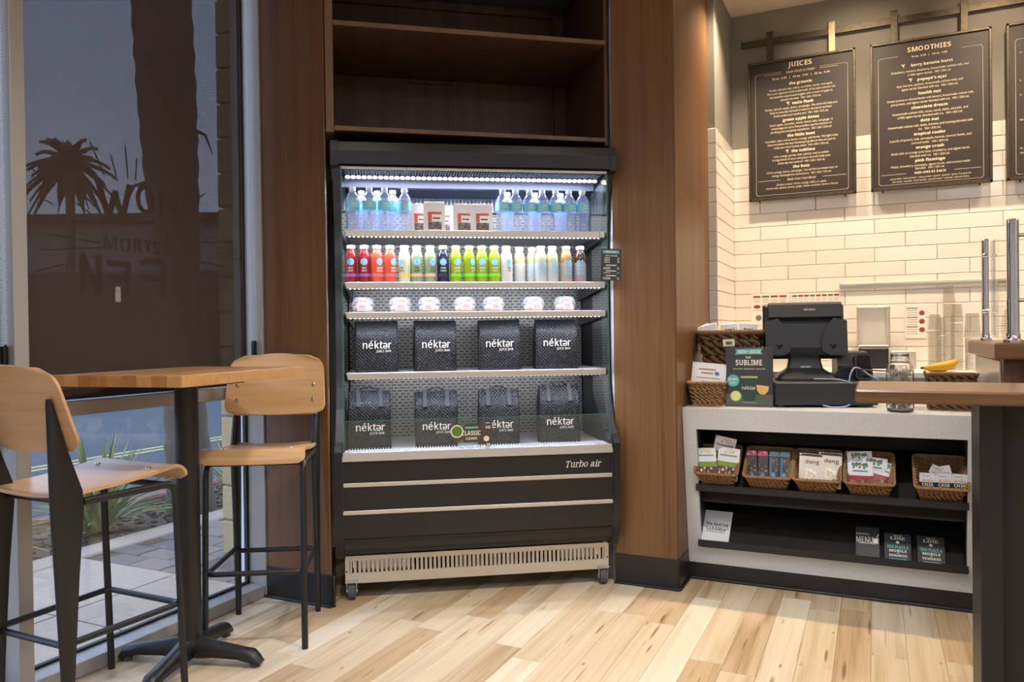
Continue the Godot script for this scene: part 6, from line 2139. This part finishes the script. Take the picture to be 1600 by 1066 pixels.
func make_back_things() -> void:
	var o := thing("back_counter", "pale topped back counter along the tiled wall", "counter", P(0.5, 4.74))
	var mb := into(o)
	mb.box(P(0.65, 4.74, 0.985), Vector3(2.85, 0.03, 0.57), Basis(), 0.003)
	part("top_slab", mb, M.white_lam, o)
	mb = into(o)
	mb.box(P(0.65, 4.77, 0.485), Vector3(2.83, 0.97, 0.5), Basis(), 0.003)
	part("cabinet_front", mb, M.steel_pale, o)
	var Y := 1.0005
	o = thing("ticket_rail", "long aluminium ticket rail fixed across the white tiles", "wall rail", P(0.26, 5.02, 1.49))
	mb = into(o)
	mb.box(P(0.262, 5.02, 1.495), Vector3(0.878, 0.014, 0.024), Basis(), 0.004)
	mb.box(P(0.262, 5.027, 1.48), Vector3(0.878, 0.024, 0.008), Basis(), 0.002)
	part("channel", mb, M.rail_alu, o)
	mb = into(o)
	mb.box(P(-0.178, 5.018, 1.492), Vector3(0.008, 0.026, 0.03), Basis(), 0.003)
	mb.box(P(0.702, 5.018, 1.492), Vector3(0.008, 0.026, 0.03), Basis(), 0.003)
	part("end_cap", mb, M.steel, o)
	mb = into(o)
	mb.box(P(0.655, 5.004, 1.478), Vector3(0.05, 0.012, 0.004), Basis(), 0.001)
	part("sticker", mb, M.black_plastic, o)
	# sheets taped to the tiles
	var sheets := [[-0.697, -0.468, 1.262, 1.457, 2, "prep sheet with bowl pictures, leftmost above the register"], [-0.456, -0.178, 1.29, 1.452, 1, "wide prep chart with coloured columns above the register"], [0.168, 0.274, 1.17, 1.364, 3, "white sheet with tables and three round pictures beside the cup stacks"], [0.62, 0.73, 1.17, 1.36, 3, "white sheet seen through the sneeze guard glass"]]
	for s in sheets:
		var w: float = s[1] - s[0]
		var h: float = s[3] - s[2]
		o = thing("wall_sheet", s[5], "paper sheet", P((s[0] + s[1]) / 2.0, 5.0295, s[2]))
		mb = Mb.new()
		mb.box(Vector3(0, h / 2, 0), Vector3(w, h, 0.0015))
		part("sheet", mb, M.paper, o)
		var mr := Mb.new()
		var mg := Mb.new()
		var mk := Mb.new()
		if s[4] == 2:
			for i in 4:
				var x := -w * 0.34 + i * w * 0.225
				(mr if i != 1 else mg).box(Vector3(x, h * 0.9, 0.001), Vector3(w * 0.19, h * 0.06, 0.0006))
				for j in 3:
					mk.box(Vector3(x, h * (0.82 - j * 0.05), 0.001), Vector3(w * 0.16, 0.002, 0.0006))
				mr.xf = Transform3D(Basis.from_scale(Vector3(1, 0.55, 1)), Vector3(x, h * 0.58, 0.0012))
				mr.lathe_disc(Vector3.ZERO, w * 0.095, 14)
				mr.xf = Transform3D()
			mk.lathe_disc(Vector3(-w * 0.3, h * 0.22, 0.0012), w * 0.08, 14)
			mk.box(Vector3(0, h * 0.46, 0.001), Vector3(w * 0.9, 0.002, 0.0006))
		elif s[4] == 1:
			for i in 8:
				var x := -w * 0.43 + i * w * 0.122
				for r in 3:
					(mr if (i + r) % 3 else mg).box(Vector3(x, h * (0.9 - r * 0.36), 0.001), Vector3(w * 0.1, h * 0.07, 0.0006))
					for j in 3:
						mk.box(Vector3(x, h * (0.8 - r * 0.36 - j * 0.06), 0.001), Vector3(w * 0.085, 0.0015, 0.0006))
		else:
			for i in 12:
				mk.box(Vector3(-w * 0.16, h * (0.9 - i * 0.07), 0.001), Vector3(w * 0.56, 0.006 if i % 4 == 0 else 0.0022, 0.0006))
			for i in 3:
				mr.lathe_disc(Vector3(w * 0.32, h * (0.75 - i * 0.25), 0.0012), w * 0.14, 16)
		for q in [[mr, "red", "8a4a40"], [mg, "green", "5a7a4a"], [mk, "grey", "7a746c"]]:
			if q[0].V.size():
				part(q[1] + "_print", q[0], M.get("print_" + q[1]) if M.has("print_" + q[1]) else mat("print_" + q[1], hx(q[2]), 0.7), o)
	# napkin dispenser
	o = thing("napkin_dispenser", "clear fronted napkin dispenser on a black base against the tiles", "dispenser", P(0.0, 4.9, Y))
	mb = Mb.new()
	mb.box(Vector3(0, 0.06, 0), Vector3(0.155, 0.12, 0.16), Basis(), 0.008)
	part("base", mb, M.black_plastic, o)
	mb = Mb.new()
	for x in [-0.08, 0.08]:
		mb.box(Vector3(x, 0.238, 0.05), Vector3(0.014, 0.236, 0.03), Basis(), 0.005)
	mb.box(Vector3(0, 0.349, 0.05), Vector3(0.174, 0.014, 0.03), Basis(), 0.005)
	mb.box(Vector3(0, 0.127, 0.05), Vector3(0.174, 0.014, 0.03), Basis(), 0.005)
	part("cover_frame", mb, M.steel, o)
	mb = Mb.new()
	mb.box(Vector3(0, 0.236, -0.015), Vector3(0.142, 0.215, 0.12), Basis(), 0.003)
	part("napkin_stack", mb, M.paper, o)
	mb = Mb.new()
	mb.box(Vector3(0, 0.238, 0.06), Vector3(0.148, 0.21, 0.004))
	part("cover_pane", mb, M.pane, o)
	o = thing("card_holder", "small grey framed box behind the mint jar", "box", P(0.15, 4.86, Y), 0.0)
	mb = Mb.new()
	mb.box(Vector3(0, 0.05, 0), Vector3(0.13, 0.1, 0.06), Basis(), 0.004)
	part("case", mb, M.steel, o)
	# cup stacks
	var st := [[0.302, 4.76, 0.034, 0.30, "shorter blurred clear cup stack, leftmost in the group"], [0.322, 4.66, 0.026, 0.28, "slim clear cup stack second from the left"], [0.372, 4.78, 0.030, 0.455, "tallest clear cup stack in the group"], [0.40, 4.68, 0.030, 0.35, "clear cup stack just right of the tallest one"]]
	for s in st:
		o = thing("cup_stack", s[4] + " on the back counter", "cup stack", P(s[0], s[1], Y), 0.0, "clear cup stacks on the back counter")
		var n := int(s[3] / 0.0135) - 6
		mb = Mb.new()
		var pr := []
		for i in n:
			var y: float = 0.0135 * i
			pr.append(Vector2(s[2] * 0.92, y))
			pr.append(Vector2(s[2] * 1.04, y + 0.002))
			pr.append(Vector2(s[2] * 1.04, y + 0.005))
			pr.append(Vector2(s[2] * 0.88, y + 0.0075))
		mb.lathe(pr, 18, false, false)
		part("nested_cups", mb, M.clear_cup, o)
		mb = Mb.new()
		mb.lathe([Vector2(s[2] * 1.02, 0.0135 * n), Vector2(s[2] * 0.78, s[3]), Vector2(s[2] * 0.78, s[3]), Vector2(0.001, s[3])], 18, false, true)
		part("top_cup", mb, M.clear_cup, o)
	o = thing("paper_cup_stack", "stack of white paper cups at the right end of the group", "cup stack", P(0.475, 4.72, Y), 0.0)
	for i in 14:
		mb = Mb.new()
		mb.xf.origin.y = i * 0.0125
		mb.lathe([Vector2(0.036, 0.0), Vector2(0.0375, 0.003), Vector2(0.0345, 0.005), Vector2(0.034, 0.0115)], 18, i == 0, i == 13)
		part("cup", mb, M.paper, o)
	o = thing("plastic_cup", "upturned clear plastic cups on the white paper cup stack", "cup", P(0.475, 4.72, Y + 0.176), 0.0)
	mb = Mb.new()
	mb.lathe([Vector2(0.041, 0.0), Vector2(0.042, 0.004), Vector2(0.039, 0.007), Vector2(0.031, 0.125), Vector2(0.031, 0.125), Vector2(0.001, 0.125)], 20, false, true)
	part("cup_wall", mb, M.clear_cup, o)
	o = thing("tub_stack", "stack of small white tubs behind the register terminal", "tub stack", P(-0.16, 4.82, Y), 0.0)
	for i in 5:
		mb = Mb.new()
		mb.xf.origin.y = i * 0.024
		mb.lathe([Vector2(0.04, 0.0), Vector2(0.05, 0.02), Vector2(0.053, 0.021), Vector2(0.053, 0.0235)], 18)
		part("tub", mb, M.paper, o)
	o = thing("paper_bag", "cream paper bag standing left of the register terminal", "paper bag", P(-0.5, 4.62, Y), 10.0)
	mb = Mb.new()
	mb.loft([ring3(rrect(0.16, 0.1, 0.006), 0.0), ring3(rrect(0.16, 0.1, 0.006), 0.2), ring3(rrect(0.15, 0.03, 0.006), 0.31)])
	part("bag_body", mb, M.paper, o)
